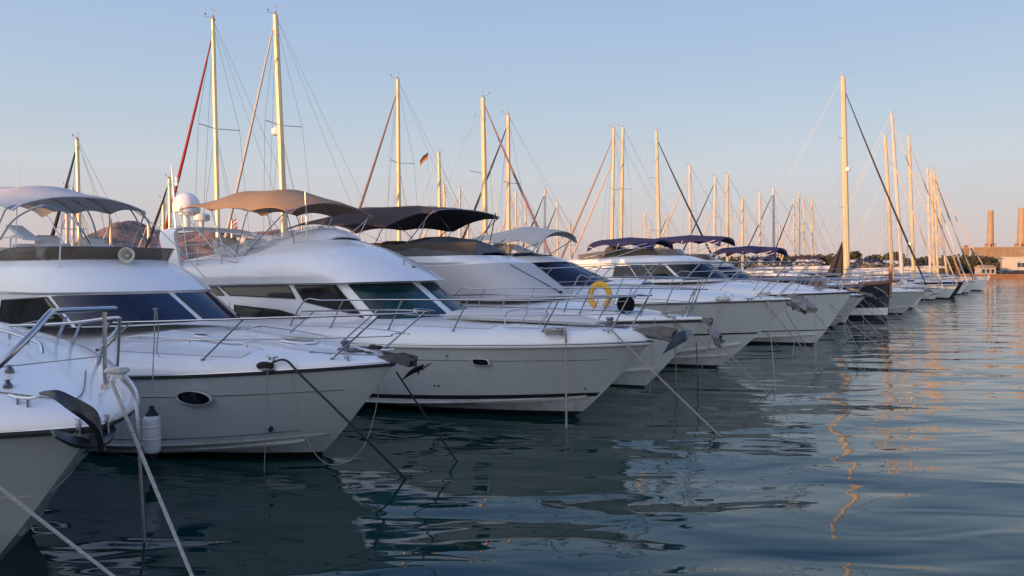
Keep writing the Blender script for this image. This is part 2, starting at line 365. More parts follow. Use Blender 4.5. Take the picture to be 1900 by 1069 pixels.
class Cab:
    """rings: dict(xf,hw,nl,zf,zb,xb,e,tp)"""
    def __init__(s,boat,rings,ns): s.boat=boat; s.r=rings
    def ring(s,r,u):
        a=abs(u); sg=1 if u>=0 else -1; e=r.get('e',2.4); xf,nl,hw=r['xf'],r['nl'],r['hw']; xb=r['xb']; zf=r['zf']; zb=r.get('zb',zf); tp=r.get('tp',.95)
        if a<=.5:
            f=a/.5*PI/2; x=xf-nl*(1-max(0,math.cos(f))**(2/e)); y=hw*max(0,math.sin(f))**(2/e); z=zf+r.get('zn',0)*(a/.5)**2
        else:
            t=(a-.5)/.5; x=lerp(xf-nl,xb,t); y=hw*lerp(1,tp,t); z0=zf+r.get('zn',0); z=lerp(z0,zb,t**r.get('zp',1.3))
        return V((x,sg*y,z))
    def S(s,u,v):
        n=len(s.r)-1; v=max(0,min(n,v)); i=min(n-1,int(v)); f=v-i
        return lerp(s.ring(s.r[i],u),s.ring(s.r[i+1],u),f)
    def N(s,u,v):
        e=.01; a=s.S(min(1,u+e),v)-s.S(max(-1,u-e),v); b=s.S(u,v+e)-s.S(u,v-e) ; q=a.cross(b)
        if q.length<1e-9: return V((1,0,0))
        q.normalize(); c=V((s.r[0]['xf']-s.r[0]['nl']-1,0,s.r[0]['zf'])); 
        return q if q.dot(s.S(u,v)-c)>0 else -q
    def pane(s,c,m='glassd',name='window',off=.012,nu=10,nv=4,frame=None,fr=.014,label=None):
        """c: four (u,v): bottom-left, bottom-right, top-right, top-left"""
        mb=MB(); g=[]
        for j in range(nv+1):
            row=[]
            for i in range(nu+1):
                a=i/nu; b=j/nv
                u=lerp(lerp(c[0][0],c[1][0],a),lerp(c[3][0],c[2][0],a),b); v=lerp(lerp(c[0][1],c[1][1],a),lerp(c[3][1],c[2][1],a),b)
                row.append(s.S(u,v)+s.N(u,v)*off)
            g.append(row)
        mb.sheet(g,-.018 if False else .018)
        o=mb.build(name,m,s.boat.root,ang=60,label=label)
        if frame:
            rim=g[0]+[g[j][-1] for j in range(1,nv+1)]+g[-1][::-1][1:]+[g[j][0] for j in range(nv-1,0,-1)]
            f=MB().tube(rim,fr,5,closed=True); fo=f.build('window_frame',frame,o)
        return o
def hoopleg(piv,top,n=1): return [piv,top]
def bimini(bt,x0,x1,w,zedge,crown,bows,m,pivots,name='bimini_canopy',drop=.12,fr='steel',sag=.06,heel=.10,zt=None,nx=24,fabric=None,round_ends=.25,tw=.9):
    """canopy between x0 (front) and x1 (back); bows: (x,z_edge) ; pivots: list of (x,z) feet for each bow; w half width"""
    bows=sorted([b if len(b)>2 else (b[0],b[1],crown) for b in bows],reverse=True); g=[]; ny=18
    def zz(x):
        return interp(x,[(b[0],b[1]) for b in bows])
    for i in range(nx+1):
        x=lerp(x0,x1,i/nx); z=zz(x); cr_=interp(x,[(b[0],b[2]) for b in bows])
        for a,b in zip(bows,bows[1:]):
            if b[0]<=x<=a[0]: f=(a[0]-x)/(a[0]-b[0]); z-=sag*math.sin(PI*f); 
        row=[]; end=min(1,min(i,nx-i)/nx/.08)
        for j in range(ny+1):
            s_=-1+2*j/ny; c=1-abs(s_)**2.3; y=w*s_*(1-(1-end)*.05)
            scal=0
            for a,b in zip(bows,bows[1:]):
                if b[0]<=x<=a[0]: scal=math.sin(PI*(a[0]-x)/(a[0]-b[0]))
            row.append(V((x,y*(1-.05*scal*abs(s_)**4),z+heel*y+cr_*c+.10*scal*abs(s_)**6-(drop*(1-scal*.5) if abs(s_)>.999 else 0)-(1-end)*.05)))
        g.append(row)
    mb=MB().sheet(g,.02); o=mb.build(name,m,bt.root,ang=50)
    for k_,(bx,bz,bc_) in enumerate(bows):
        i=min(nx,max(0,round((x0-bx)/(x0-x1)*nx))); MB().tube([p+V((0,0,.004)) for p in g[i][1:-1]],.011,5,flat=.5).build('canopy_seam',m,o)
    for j_ in (0,ny): MB().tube([row[j_] for row in g],.012,5).build('canopy_hem',m,o)
    for (bx,bz,bc_),(px_,pz) in zip(bows,pivots):
        pts=[V((px_,-w*tw-.05,pz)),V((lerp(px_,bx,.9),-w,lerp(pz,bz-heel*w,.9)))]
        for j in range(0,9):
            s_=-1+2*j/8; pts.append(V((bx,w*s_*.985,bz+heel*w*s_+bc_*(1-abs(s_)**2.3)-.035)))
        pts+=[V((lerp(px_,bx,.9),w,lerp(pz,bz+heel*w,.9))),V((px_,w*tw+.05,pz))]
        f=MB().tube(pts,.015,6); f.build('canopy_frame',fr,bt.root)
    return o
def anchor_mesh(mb,o,d=1,sc=1.,pitch=0.3):
    """plough anchor: shank from roller at o, plough hanging forward"""
    o=V(o); R=Matrix.Rotation(pitch,3,'Y')
    P=lambda x,y,z:o+R@(V((x,y,z))*sc)
    # shank: flat bar
    sh=[(-.45,.03),(-.1,.04),(.2,.02),(.42,-.08),(.5,-.2)]
    g=[[P(x,-.015,z-.035) ,P(x,-.015,z+.035),P(x,.015,z+.035),P(x,.015,z-.035)] for x,z in sh]
    mb.grid(g,closed=True)
    # plough: two curved blades meeting in a ridge, point aimed back down
    for sg in (-1,1):
        g=[]
        for i in range(7):
            f=i/6; rx=lerp(.60,.08,f); rz=lerp(-.12,-.44,f**1.2); wd=.20*(math.sin(PI*(.25+.75*(1-f)))**.8) if f<1 else .0
            wd=.21*(1-f)**.6 if f>.35 else .21*(.55+f*.6)
            g.append([P(rx,sg*.004,rz),P(rx+.03,sg*wd*.5,rz+.05),P(rx+.10,sg*wd,rz+.13)])
        mb.sheet(g,.014*sg)
def roller(bt,o,m='dsteel',name='bow_roller',w_=.09,l=.55):
    mb=MB(); o=V(o)
    for sg in (-1,1):
        g=[[V((o.x-l*.6,o.y+sg*w_,o.z)),V((o.x-l*.6,o.y+sg*w_,o.z+.05))],[V((o.x,o.y+sg*w_,o.z-.03)),V((o.x,o.y+sg*w_,o.z+.11))],[V((o.x+l*.4,o.y+sg*w_,o.z-.07)),V((o.x+l*.45,o.y+sg*w_,o.z+.07))]]
        mb.sheet(g,.012*sg)
    mb.sheet([[V((o.x-l*.6,o.y-w_,o.z)),V((o.x-l*.6,o.y+w_,o.z))],[V((o.x,o.y-w_,o.z-.03)),V((o.x,o.y+w_,o.z-.03))],[V((o.x+l*.38,o.y-w_,o.z-.07)),V((o.x+l*.38,o.y+w_,o.z-.07))]],.012)
    q=MB(); 
    mb.tube([V((o.x+l*.3,o.y-w_-.01,o.z)),V((o.x+l*.3,o.y+w_+.01,o.z))],.04,10)
    return mb.build(name,m,bt.root)
def cleat(bt,p,rz=0,s=1,name='cleat'):
    mb=MB(); p=V(p); R=Matrix.Rotation(rz,3,'Z')
    mb.tube([p+R@V((-.14*s,0,.07*s)),p+R@V((-.06*s,0,.055*s)),p+R@V((.06*s,0,.055*s)),p+R@V((.14*s,0,.07*s))],.014*s,6)
    for a in (-.05,.05): mb.tube([p+R@V((a*s,0,-.01)),p+R@V((a*s,0,.055*s))],.014*s,6)
    return mb.build(name,'steel',bt.root)
def coil(c,m,n=4,r=.09,t=.016,par=None,name='rope_coil'):
    mb=MB(); pts=[]; rnd=random.Random(int(c[0]*100)); Cc=V(c)
    tl=[(rnd.uniform(-.5,.5),rnd.uniform(-.5,.5),rnd.uniform(.7,1.15)) for _ in range(n+1)]
    for i in range(n*10+1):
        a=2*PI*i/10; k=i/10; j=min(n-1,int(k)); f=k-j; tx=lerp(tl[j][0],tl[j+1][0],f); ty=lerp(tl[j][1],tl[j+1][1],f); q=r*lerp(tl[j][2],tl[j+1][2],f)
        x,y=q*math.cos(a)*1.15,q*math.sin(a)*.8; pts.append(Cc+V((x,y,t*.35*k+.5*abs(x*tx+y*ty))))
    mb.tube(cat(pts,2),t,6); return mb.build(name,m,par)
def rope(a,b,m,r,label,sag=0.02,name='mooring_rope',group=None,pts=None,twist=False):
    a=V(a); b=V(b); P=[]; n=24; q=pts
    if q: P=cat([a]+[V(x) for x in q]+[b],8)
    else:
        for i in range(n+1):
            t=i/n; p=lerp(a,b,t); p.z-=sag*4*t*(1-t)*(a-b).length*.5; P.append(p)
    mb=MB(); mb.tube(P,r,6); o=mb.build(name,m); tag(o,label,'rope',group); return o
def hatch(bt,x,y,rx,ry,name='deck_hatch',ov=True,m='smoke',tilt=True):
    z=bt.dkz(x,y)+.005; mb=MB(); mb.lathe([(1.0,0),(1.0,.02),(.9,.035),(.86,.03)],n=28); 
    dzx=(bt.dkz(x+.2,y)-bt.dkz(x-.2,y))/.4
    mb.v=[(x+p[0]*rx,y+p[1]*ry,z+p[2]+p[0]*rx*dzx) for p in mb.v]; o=mb.build(name,'gel',bt.root)
    mb=MB(); mb.lathe([(.84,.031),(.8,.042),(0,.045)],n=28); mb.v=[(x+p[0]*rx,y+p[1]*ry,z+p[2]+p[0]*rx*dzx) for p in mb.v]; mb.build('hatch_glass','glassk',o); return o
def oval_port(bt,x,z,a,b,side=-1,rim='hull',sq=2):
    """porthole on the hull side"""
    def P(dx,dz,off): 
        q=bt.pt(bt.T(x+dx),z+dz,side,off); q.x=x+dx; return q
    def ring(k,off):
        o=[]
        for i in range(28):
            f=2*PI*i/28; c,s_=math.cos(f),math.sin(f); e=2/sq
            o.append(P(a*k*math.copysign(abs(c)**e,c),b*k*math.copysign(abs(s_)**e,s_),off))
        return o
    mb=MB(); mb.grid([ring(1.12,.0),ring(1.10,.018),ring(1.0,.022),ring(.97,.004)],closed=True); o=mb.build('porthole',rim,bt.root)
    mb=MB(); g=[ring(1.0,.008),ring(.6,.009),ring(.05,.01)]; mb.grid(g,closed=True); mb.build('porthole_glass','glassd',o); return o
def poly_panel(bt,pts,m,name,th=.02,off=.0,parent=None,label=None):
    """flat polygonal panel with thickness; pts in boat coordinates"""
    P=[V(p) for p in pts]; n=(P[1]-P[0]).cross(P[2]-P[0]).normalized()
    mb=MB(); k=len(P); mb.add([p+n*(off+th/2) for p in P]+[p+n*(off-th/2) for p in P],[tuple(range(k)),tuple(range(k,2*k))[::-1]]+[(i,k+i,k+(i+1)%k,(i+1)%k)[::-1] for i in range(k)])
    return mb.build(name,m,parent or bt.root,smooth=False,label=label)
def dome(bt,c,r,hs=.55,m='gel',name='radar_dome'):
    mb=MB(); pr=[(r*.55,-r*1.0*hs-.08),(r*.6,-r*hs-.02),(r*.97,-r*hs),(r,-r*hs+.05),(r,0)]+[(r*math.cos(a*PI/16),r*math.sin(a*PI/16)) for a in range(1,9)]
    pr[-1]=(0,r); mb.lathe(pr,c,n=24); return mb.build(name,m,bt.root)
# ---------------------------------------------------------------- water, land
def water():
    m=bpy.data.materials.new('harbour_water'); m.use_nodes=True; t=m.node_tree; b=t.nodes['Principled BSDF']
    b.inputs['Base Color'].default_value=(.002,.032,.028,1); b.inputs['Roughness'].default_value=.025; b.inputs['IOR'].default_value=1.37
    g=t.nodes.new('ShaderNodeNewGeometry'); 
    def nz(scale,st,det,dist,rot=0):
        mp=t.nodes.new('ShaderNodeMapping'); mp.inputs[3].default_value=st; mp.inputs[2].default_value=(0,0,rot); n=t.nodes.new('ShaderNodeTexNoise')
        n.inputs['Scale'].default_value=scale; n.inputs['Detail'].default_value=det; n.inputs['Distortion'].default_value=dist; n.inputs['Roughness'].default_value=.45
        t.links.new(g.outputs['Position'],mp.inputs[0]); t.links.new(mp.outputs[0],n.inputs[0]); return n.outputs[0]
    def mul(a,k):
        q=t.nodes.new('ShaderNodeMath'); q.operation='MULTIPLY'; t.links.new(a,q.inputs[0])
        if isinstance(k,float): q.inputs[1].default_value=k
        else: t.links.new(k,q.inputs[1])
        return q.outputs[0]
    def add(a,b_): q=t.nodes.new('ShaderNodeMath'); q.operation='ADD'; t.links.new(a,q.inputs[0]); t.links.new(b_,q.inputs[1]); return q.outputs[0]
    big=nz(.5,(.50,1,1),1.0,.5,.15); mid=nz(1.5,(.40,1,1),1.0,.8,-.1); fine=nz(5.5,(.35,1,1),1.5,.3,.05)
    ln=t.nodes.new('ShaderNodeVectorMath'); ln.operation='LENGTH'; t.links.new(g.outputs['Position'],ln.inputs[0])
    mr=t.nodes.new('ShaderNodeMapRange'); mr.inputs[1].default_value=8; mr.inputs[2].default_value=45; mr.inputs[3].default_value=.25; mr.inputs[4].default_value=1.7
    t.links.new(ln.outputs['Value'],mr.inputs[0])
    h=add(mul(big,WB),add(mul(mid,WM),mul(mul(fine,WF),mr.outputs[0])))
    bp=t.nodes.new('ShaderNodeBump'); bp.inputs['Strength'].default_value=1; bp.inputs['Distance'].default_value=1
    t.links.new(h,bp.inputs['Height']); t.links.new(bp.outputs[0],b.inputs['Normal'])
    mb=MB(); xs=[-3000,-300,-60,-20,0,20,60,150,400,3000]; ys=[-300,-60,-20,0,10,20,40,80,160,400]
    mb.grid([[V((x,y,0)) for y in ys] for x in xs],flip=True); o=mb.build('water',m,smooth=False); tag(o,kind='structure')
WB,WM,WF=.17,.024,.0050
water()
def ground():
    mb=MB(); g=[]
    for i in range(60):
        row=[]; x=-3500+i*120
        for j in range(14):
            y=[262,272,300,340,400,480,600,800,1100,1500,2200,3200,5000,8000][j]
            z=[-1,1.2,1.3,1.6,2,2.5,3,3.5,4,4,4,4,4,4][j]+(noise.noise(V((x*.004,y*.006,0)))*1.2 if j>1 else 0); row.append(V((x,y,z)))
        g.append(row)
    mb.grid(g,flip=True); o=mb.build('far_ground',mat('dry_ground',(.16,.11,.07),.95,noise_amt=.3,nscale=.05,coord='Object')); tag(o,kind='structure')
ground()
def mountain():
    m=bpy.data.materials.new('mountain_rock'); m.use_nodes=True; t=m.node_tree; b=t.nodes['Principled BSDF']; b.inputs['Roughness'].default_value=.95
    tcn=t.nodes.new('ShaderNodeTexCoord'); n=t.nodes.new('ShaderNodeTexNoise'); n.inputs['Scale'].default_value=.014; n.inputs['Detail'].default_value=9; n.inputs['Roughness'].default_value=.7
    mp=t.nodes.new('ShaderNodeMapping'); mp.inputs[3].default_value=(1,1,1.8); t.links.new(tcn.outputs['Object'],mp.inputs[0]); t.links.new(mp.outputs[0],n.inputs[0])
    r=t.nodes.new('ShaderNodeValToRGB'); r.color_ramp.elements[0].position=.38; r.color_ramp.elements[0].color=(.055,.06,.06,1); r.color_ramp.elements[1].position=.62; r.color_ramp.elements[1].color=(.36,.20,.155,1)
    t.links.new(n.outputs[0],r.inputs[0]); t.links.new(r.outputs[0],b.inputs['Base Color'])
    D=3600.
    prof=[(-260,505),(-60,500),(60,492),(120,480),(175,450),(200,432),(226,418),(240,411),(252,409),(262,413),(285,424),(310,431),(345,432),(380,428),(420,432),(470,434),(520,431),(560,436),(620,445),(680,452),(740,462),(800,470),(860,478),(950,488),(1050,496),(1150,502)]
    mb=MB(); g=[]; nx=150; ny=30
    for i in range(nx+1):
        px=lerp(-260,1150,i/nx); crest=interp(px,prof); row=[]
        zc=(HOR-crest)/F*D+HH
        for j in range(ny+1):
            v=j/ny; d=D-900+v*1500; f=min(1,v/.6); hz=math.sin(f*PI/2)**1.5 if v<=.6 else 1-((v-.6)/.4)*.8
            X=(px-CX)/F*D; nn=0
            for q in range(4): nn+=noise.noise(V((X*.0022*2**q,d*.0022*2**q,3.1)))/(1.6**q)
            amp=math.sin(PI*min(1,v/.6))*.7+.06; z=max(-2,zc*hz+nn*70*amp*min(1,zc/120))
            row.append(V((X*(1+(d-D)/D*.5),d,z)))
        g.append(row)
    mb.grid(g,flip=True); o=mb.build('mountain',m,ang=70); tag(o,kind='structure')
mountain()
# low wooded shore: many leaf clumps
def clumps(mb,c,rx,ry,rz,n,s,rnd,nm=2):
    for _ in range(n):
        while 1:
            p=V((rnd.uniform(-1,1),rnd.uniform(-1,1),rnd.uniform(-1,1)))
            if .25<p.length<1: break
        q=V((c[0]+p.x*rx,c[1]+p.y*ry,c[2]+p.z*rz)); k=s*rnd.uniform(.6,1.3); mi=rnd.randrange(nm)
        for _ in range(2):
            a=V((rnd.gauss(0,1),rnd.gauss(0,1),rnd.gauss(0,1))).normalized(); b=a.orthogonal().normalized(); d=a.cross(b)
            mb.add([q+b*k,q+d*k*.7,q-b*k,q-d*k*.8+a*k*.4],[(0,1,2,3)],mi)
rnd=random.Random(3)
mb=MB()
for i in range(230):
    px=900+i*4.6+rnd.uniform(-3,3); d=rnd.uniform(300,380)
    top=interp(px,[(900,487),(1000,484),(1060,482),(1150,476),(1230,472),(1300,474),(1400,474),(1450,471),(1530,473),(1600,478),(1640,480),(1700,478),(1760,474),(1800,472),(1850,478),(1960,480)])+rnd.uniform(-1,5)
    z=HH+(HOR-top)/F*d; X=(px-CX)/F*d; r=rnd.uniform(2.5,4.5)
    clumps(mb,(X,d,z-r*.8),r*1.2,r,r*.8,55,.75,rnd); clumps(mb,(X,d,z-r*1.9),r*1.3,r,r,30,1.1,rnd)
tag(mb.build('shore_wood',['leaf','leaf2'],smooth=False),kind='stuff')
def tree(px,d,top,r,label,pine=True):
    z=HH+(HOR-top)/F*d; X=(px-CX)/F*d; e=empty('pine_tree',(X,d,1.2)); tag(e,label,'tree','pines standing above the shore wood'); h=z-1.2
    mb=MB(); mb.tube([V((0,0,-.3)),V((.2,0,h*.4)),V((-.1,.1,h*.75))],[.35,.28,.15],7)
    for a in range(5): mb.tube([V((0,0,h*.5)),V((math.cos(a*1.3)*r*.6,math.sin(a*1.3)*r*.6,h*.78))],[.14,.05],5)
    mb.build('trunk','bark',e); mb=MB(); rn=random.Random(int(px))
    for k in range(7):
        clumps(mb,(rn.uniform(-r,r)*.7,rn.uniform(-r,r)*.5,h-r*.45-rn.uniform(0,r*.35)),r*.5,r*.5,r*.33,60,.55,rn)
    mb.build('crown',['leaf','leaf2'],e,smooth=False)
for px,d,top,r,lb in [(1560,290,467,5.5,'dark shore pine behind the tallest right-hand mast'),(1578,292,463,4.5,'rounded shore pine just right of the tallest golden mast'),(1618,300,471,3,'small round shore pine between the two big mast groups'),(1652,288,465,4,'shore pine left half of the pair behind the dark sloping forestay'),(1668,290,464,4.6,'broad dark shore pine rising highest above the wood'),(1520,295,473,3,'low shore pine left of the black folded sail'),(1760,285,474,4,'bushy tree in front of the brick factory hall'),(1800,284,478,4,'bushy tree left of the white warehouse'),(1835,282,482,4,'low tree against the left end of the white warehouse')]:
    tree(px,d,top,r,lb)
# factory with chimneys
def far(px,py,d): return V(((px-CX)/F*d,d,HH+(HOR-py)/F*d))
def factory():
    d=470.; a=far(1805,462,d); b=far(1990,452,d-20); e=empty('factory_hall',(a.x,a.y,0),-.5); tag(e,'long ochre masonry factory hall behind the trees at the right','factory')
    Lx=b.x-a.x; rz=-.08; zt=a.z
    mb=MB(); Lx*=1.5; mb.box((Lx/2,17.05,zt/2),(Lx,34,zt)); mb.build('wall','brick',e,smooth=False)
    mb=MB(); mb.box((Lx/2,17.05,zt+.5),(Lx+1.2,35,1.0)); mb.build('roof','brick',e,smooth=False)
    for i in range(22):
        mb=MB(); x=Lx*(i+.5)/22; mb.box((x,-.05,zt*.5),(.5,.25,zt-1)); mb.build('pilaster','brick',e,smooth=False)
    return e
factory()
for px,top,lb,wd in [(1836.5,391,'tapering ochre chimney on its dark steel base, fully in view',12),(1894,386,'thicker ochre chimney cut by the right edge of the photo',15)]:
    d=480.; base=far(px,458,d); t=far(px,top,d); r0=wd/F*d/2; e=empty('factory_chimney',(base.x,base.y,base.z-1.5)); tag(e,lb,'chimney','factory chimneys'); h=t.z-base.z+1.5
    mb=MB(); mb.lathe([(r0,0),(r0*.9,h*.35),(r0*.72,h*.97),(r0*.76,h*.975),(r0*.76,h),(r0*.5,h)],n=20); mb.build('shaft','chim',e)
    mb=MB()
    for k in range(6):
        a=k*PI/3; mb.tube([V((math.cos(a)*r0*2.0,math.sin(a)*r0*2.0,-3)),V((math.cos(a)*r0*1.4,math.sin(a)*r0*1.4,3.5))],.35,5)
    mb.lathe([(r0*2.1,0),(r0*2.1,.6),(r0*1.1,.7)],(0,0,.3),n=12); mb.lathe([(r0*1.55,0),(r0*1.55,.4),(r0*1.05,.5)],(0,0,3),n=12); mb.build('base_frame','wood',e)
e=empty('brick_tower',far(1791.5,500,465)); tag(e,'small dark brick tower with a stepped top beside the factory hall','tower')
mb=MB(); mb.box((0,0,8),(2.6,2.6,9)); mb.box((0,0,13.2),(1.7,1.7,1.6)); mb.build('wall','terracotta' if 0 else 'wallo',e,smooth=False); mb=MB(); mb.box((0,0,12.6),(3.2,3.2,.4)); mb.box((0,0,14.2),(2,2,.3)); mb.build('roof','roof',e,smooth=False)
def warehouse():
    d=276.; a=far(1857,478,d); b=far(1960,476,d); e=empty('white_warehouse',(a.x,a.y,1.2),-.5); tag(e,'pale flat-roofed warehouse behind the quay at the right edge','warehouse')
    Lx=b.x-a.x; h=a.z-1.2; mb=MB(); mb.box((Lx/2,8,h/2),(Lx,16,h)); mb.build('wall','wallw',e,smooth=False)
    mb=MB(); mb.box((Lx/2,8,h+.1),(Lx+.4,16.4,.25)); mb.build('roof','wallw',e,smooth=False)
    for x0,x1,z0,z1 in [(4.8,7.2,2.6,4.1),(9.5,12,2.6,4.1),(2.6,7.4,.0,1.6),(9.2,13,.0,1.6),(14,17,2.6,4.1)]:
        mb=MB(); mb.box(((x0+x1)/2,-.03,(z0+z1)/2),(x1-x0,.1,z1-z0)); w_=mb.build('window','windark',e,smooth=False)
        mb=MB()
        for q in (x0,x1,(x0+x1)/2): mb.box((q,-.1,(z0+z1)/2),(.1,.08,z1-z0+.1))
        mb.box(((x0+x1)/2,-.1,z1),(x1-x0,.08,.1)); mb.build('window_frame','wallw',w_,smooth=False)
warehouse()
# shore quay
mb=MB(); a=far(1815,520,262); mb.box((a.x+90,262,.2),(190,3,2.4)); mb.box((a.x+90,260.3,1.2),(190,.5,.5)); tag(mb.build('stone_quay','wallo',smooth=False),'terracotta stone quay wall along the far shore','quay')
e=empty('kiosk',(far(1828,500,258+8).x,266,1.3)); tag(e,'little flat pavilion with a sloping pale roof on the far quay','kiosk')
mb=MB(); mb.box((0,0,1.2),(5.4,3,2.4)); mb.build('wall','wallw',e,smooth=False); mb=MB(); mb.add([V((-3,-2,2.4)),V((3,-2,2.4)),V((3,2,2.4)),V((-3,2,2.4)),V((-2.4,0,3.2)),V((2.4,0,3.2))],[(0,1,5,4),(1,2,5),(2,3,4,5),(3,0,4),(3,2,1,0)]); mb.build('roof','roof',e,smooth=False)
for x in (-1.6,0,1.6):
    mb=MB(); mb.box((x,-1.53,1.1),(.9,.1,1.3)); mb.build('window','windark',e,smooth=False)
def car(px,d,m,label):
    p=far(px,500,d); e=empty('parked_car',(p.x,d,1.35),random.Random(int(px)).uniform(-.2,.2)); tag(e,label,'car','cars parked on the far quay')
    mb=MB(); prof=[(-2.1,.35),(-2.1,.8),(-1.4,.95),(-.9,1.42),(.6,1.42),(1.2,.98),(2.0,.82),(2.15,.35)]; g=[[V((x,s_*.85*(.88 if z>1 else 1),z)) for x,z in prof] for s_ in (-1,1)]
    mb.grid(g); n=len(prof); mb.add(g[0],[tuple(range(n))[::-1]]); mb.add(g[1],[tuple(range(n))]); mb.build('body',m,e,smooth=False)
    for x in (-1.3,1.35):
        for s_ in (-1,1): q=MB(); q.tube([V((x,s_*.7,.33)),V((x,s_*.9,.33))],.33,12); q.build('wheel','rubber',e)
    q=MB(); q.sheet([[V((-.85,-.80,1.3)),V((.5,-.80,1.3))],[V((-1.3,-.865,.98)),V((1.0,-.865,.98))]],.02); q.build('window','windark',e)
car(1862,266,'car1','dark car parked at the left foot of the warehouse'); car(1872,267,'car2','silver car in the middle of the cars by the warehouse'); car(1884,266,'car1','dark car under the warehouse window near the right edge')
e=empty('street_lamp',far(1683,500,150)); e.location.z=1; tag(e,'lit globe street lamp among the masts at the right','street lamp')
mb=MB(); mb.tube([V((0,0,-1)),V((0,0,6.4))],[.09,.06],8); mb.tube([V((0,0,6.4)),V((.3,0,6.7))],.04,6); mb.build('post','dsteel',e); mb=MB(); mb.lathe([(.02,-.22),(.2,-.1),(.24,.05),(.12,.2),(.02,.22)],(.25,0,6.9),n=10); mb.build('lamp_globe','lamp',e)  # globe emission stands in for the bright glint on it
e=empty('street_lamp',far(1858,500,262)); e.location.z=1.2; tag(e,'thin unlit lamp post beside the warehouse','street lamp')
mb=MB(); mb.tube([V((0,0,0)),V((0,0,5.4))],.09,6); mb.build('post','dsteel',e); mb=MB(); mb.box((0,0,5.4),(1.2,.2,.2)); mb.build('lamp_head','dsteel',e)
# unseen buildings added behind and left of the camera so their roofline shades the boats
def shadehouse(c,w_,h,d,label):
    e=empty('quay_building',(c[0],c[1],1),-SUN_AZ); tag(e,label,'building'); mb=MB(); mb.box((0,0,h/2),(w_,d,h)); mb.build('wall','wallw',e,smooth=False)
    mb=MB(); mb.box((0,0,h+.12),(w_+.5,d+.5,.24)); mb.build('roof','roof',e,smooth=False)
    n=int(w_/4)
    for i in range(n):
        for s_ in (-1,1):
            mb=MB(); x=-w_/2+(i+.5)*w_/n; mb.box((x,s_*(d/2+.01),h*.55),(1.6,.1,1.4)); mb.build('window','windark',e,smooth=False)
sdir=V((sd.x,sd.y,0)).normalized(); side=V((-sdir.y,sdir.x,0))
for k,(off,h) in enumerate([(-52,SH:=6.1),(-17,SH),(18,SH),(54,SH)] if 0 else [(-60,5.95),(-20,5.95),(20,5.95),(60,5.95)]):
    p=sdir*46+side*off; shadehouse((p.x,p.y),38.6,h,9,['low pale quay building behind the viewer, nearest the water','low pale quay building directly behind the viewer','low pale quay building behind the viewer, second along','low pale quay building behind the viewer, last of the row'][k])
mb=MB(); mb.box((-10,-29.2,.1),(260,60,2.2)); q=mb.build('quay_ground','conc',smooth=False); tag(q,kind='structure')
# pontoon pier behind the sterns
u=V((.559,.829,0)); a_=V((.829,-.559,0))
pm=MB(); P0=V((1.3,15.9,0))-a_*14.2-u*30; ln=160
c=P0+u*ln/2; pm.box((c.x,c.y,.35),(ln,2.6,.7),rz=math.atan2(u.y,u.x)); q=pm.build('pontoon_pier','conc',smooth=False); tag(q,'long low concrete pier the yachts are moored to','pier')
def nonslip(B,x0,x1,w0,w1,side):
    g=[]
    for i in range(9):
        x=lerp(x0,x1,i/8); g.append([B.dk(x,side*lerp(w0,w1,j/5))+V((0,0,.004)) for j in range(6)])
    MB().sheet(g,.006).build('nonslip_panel','panel',B.root)
M['panel']=mat('grey_nonslip_panel',(.66,.665,.66),.6,noise_amt=.05,nscale=3,bump=.25,bscale=120)
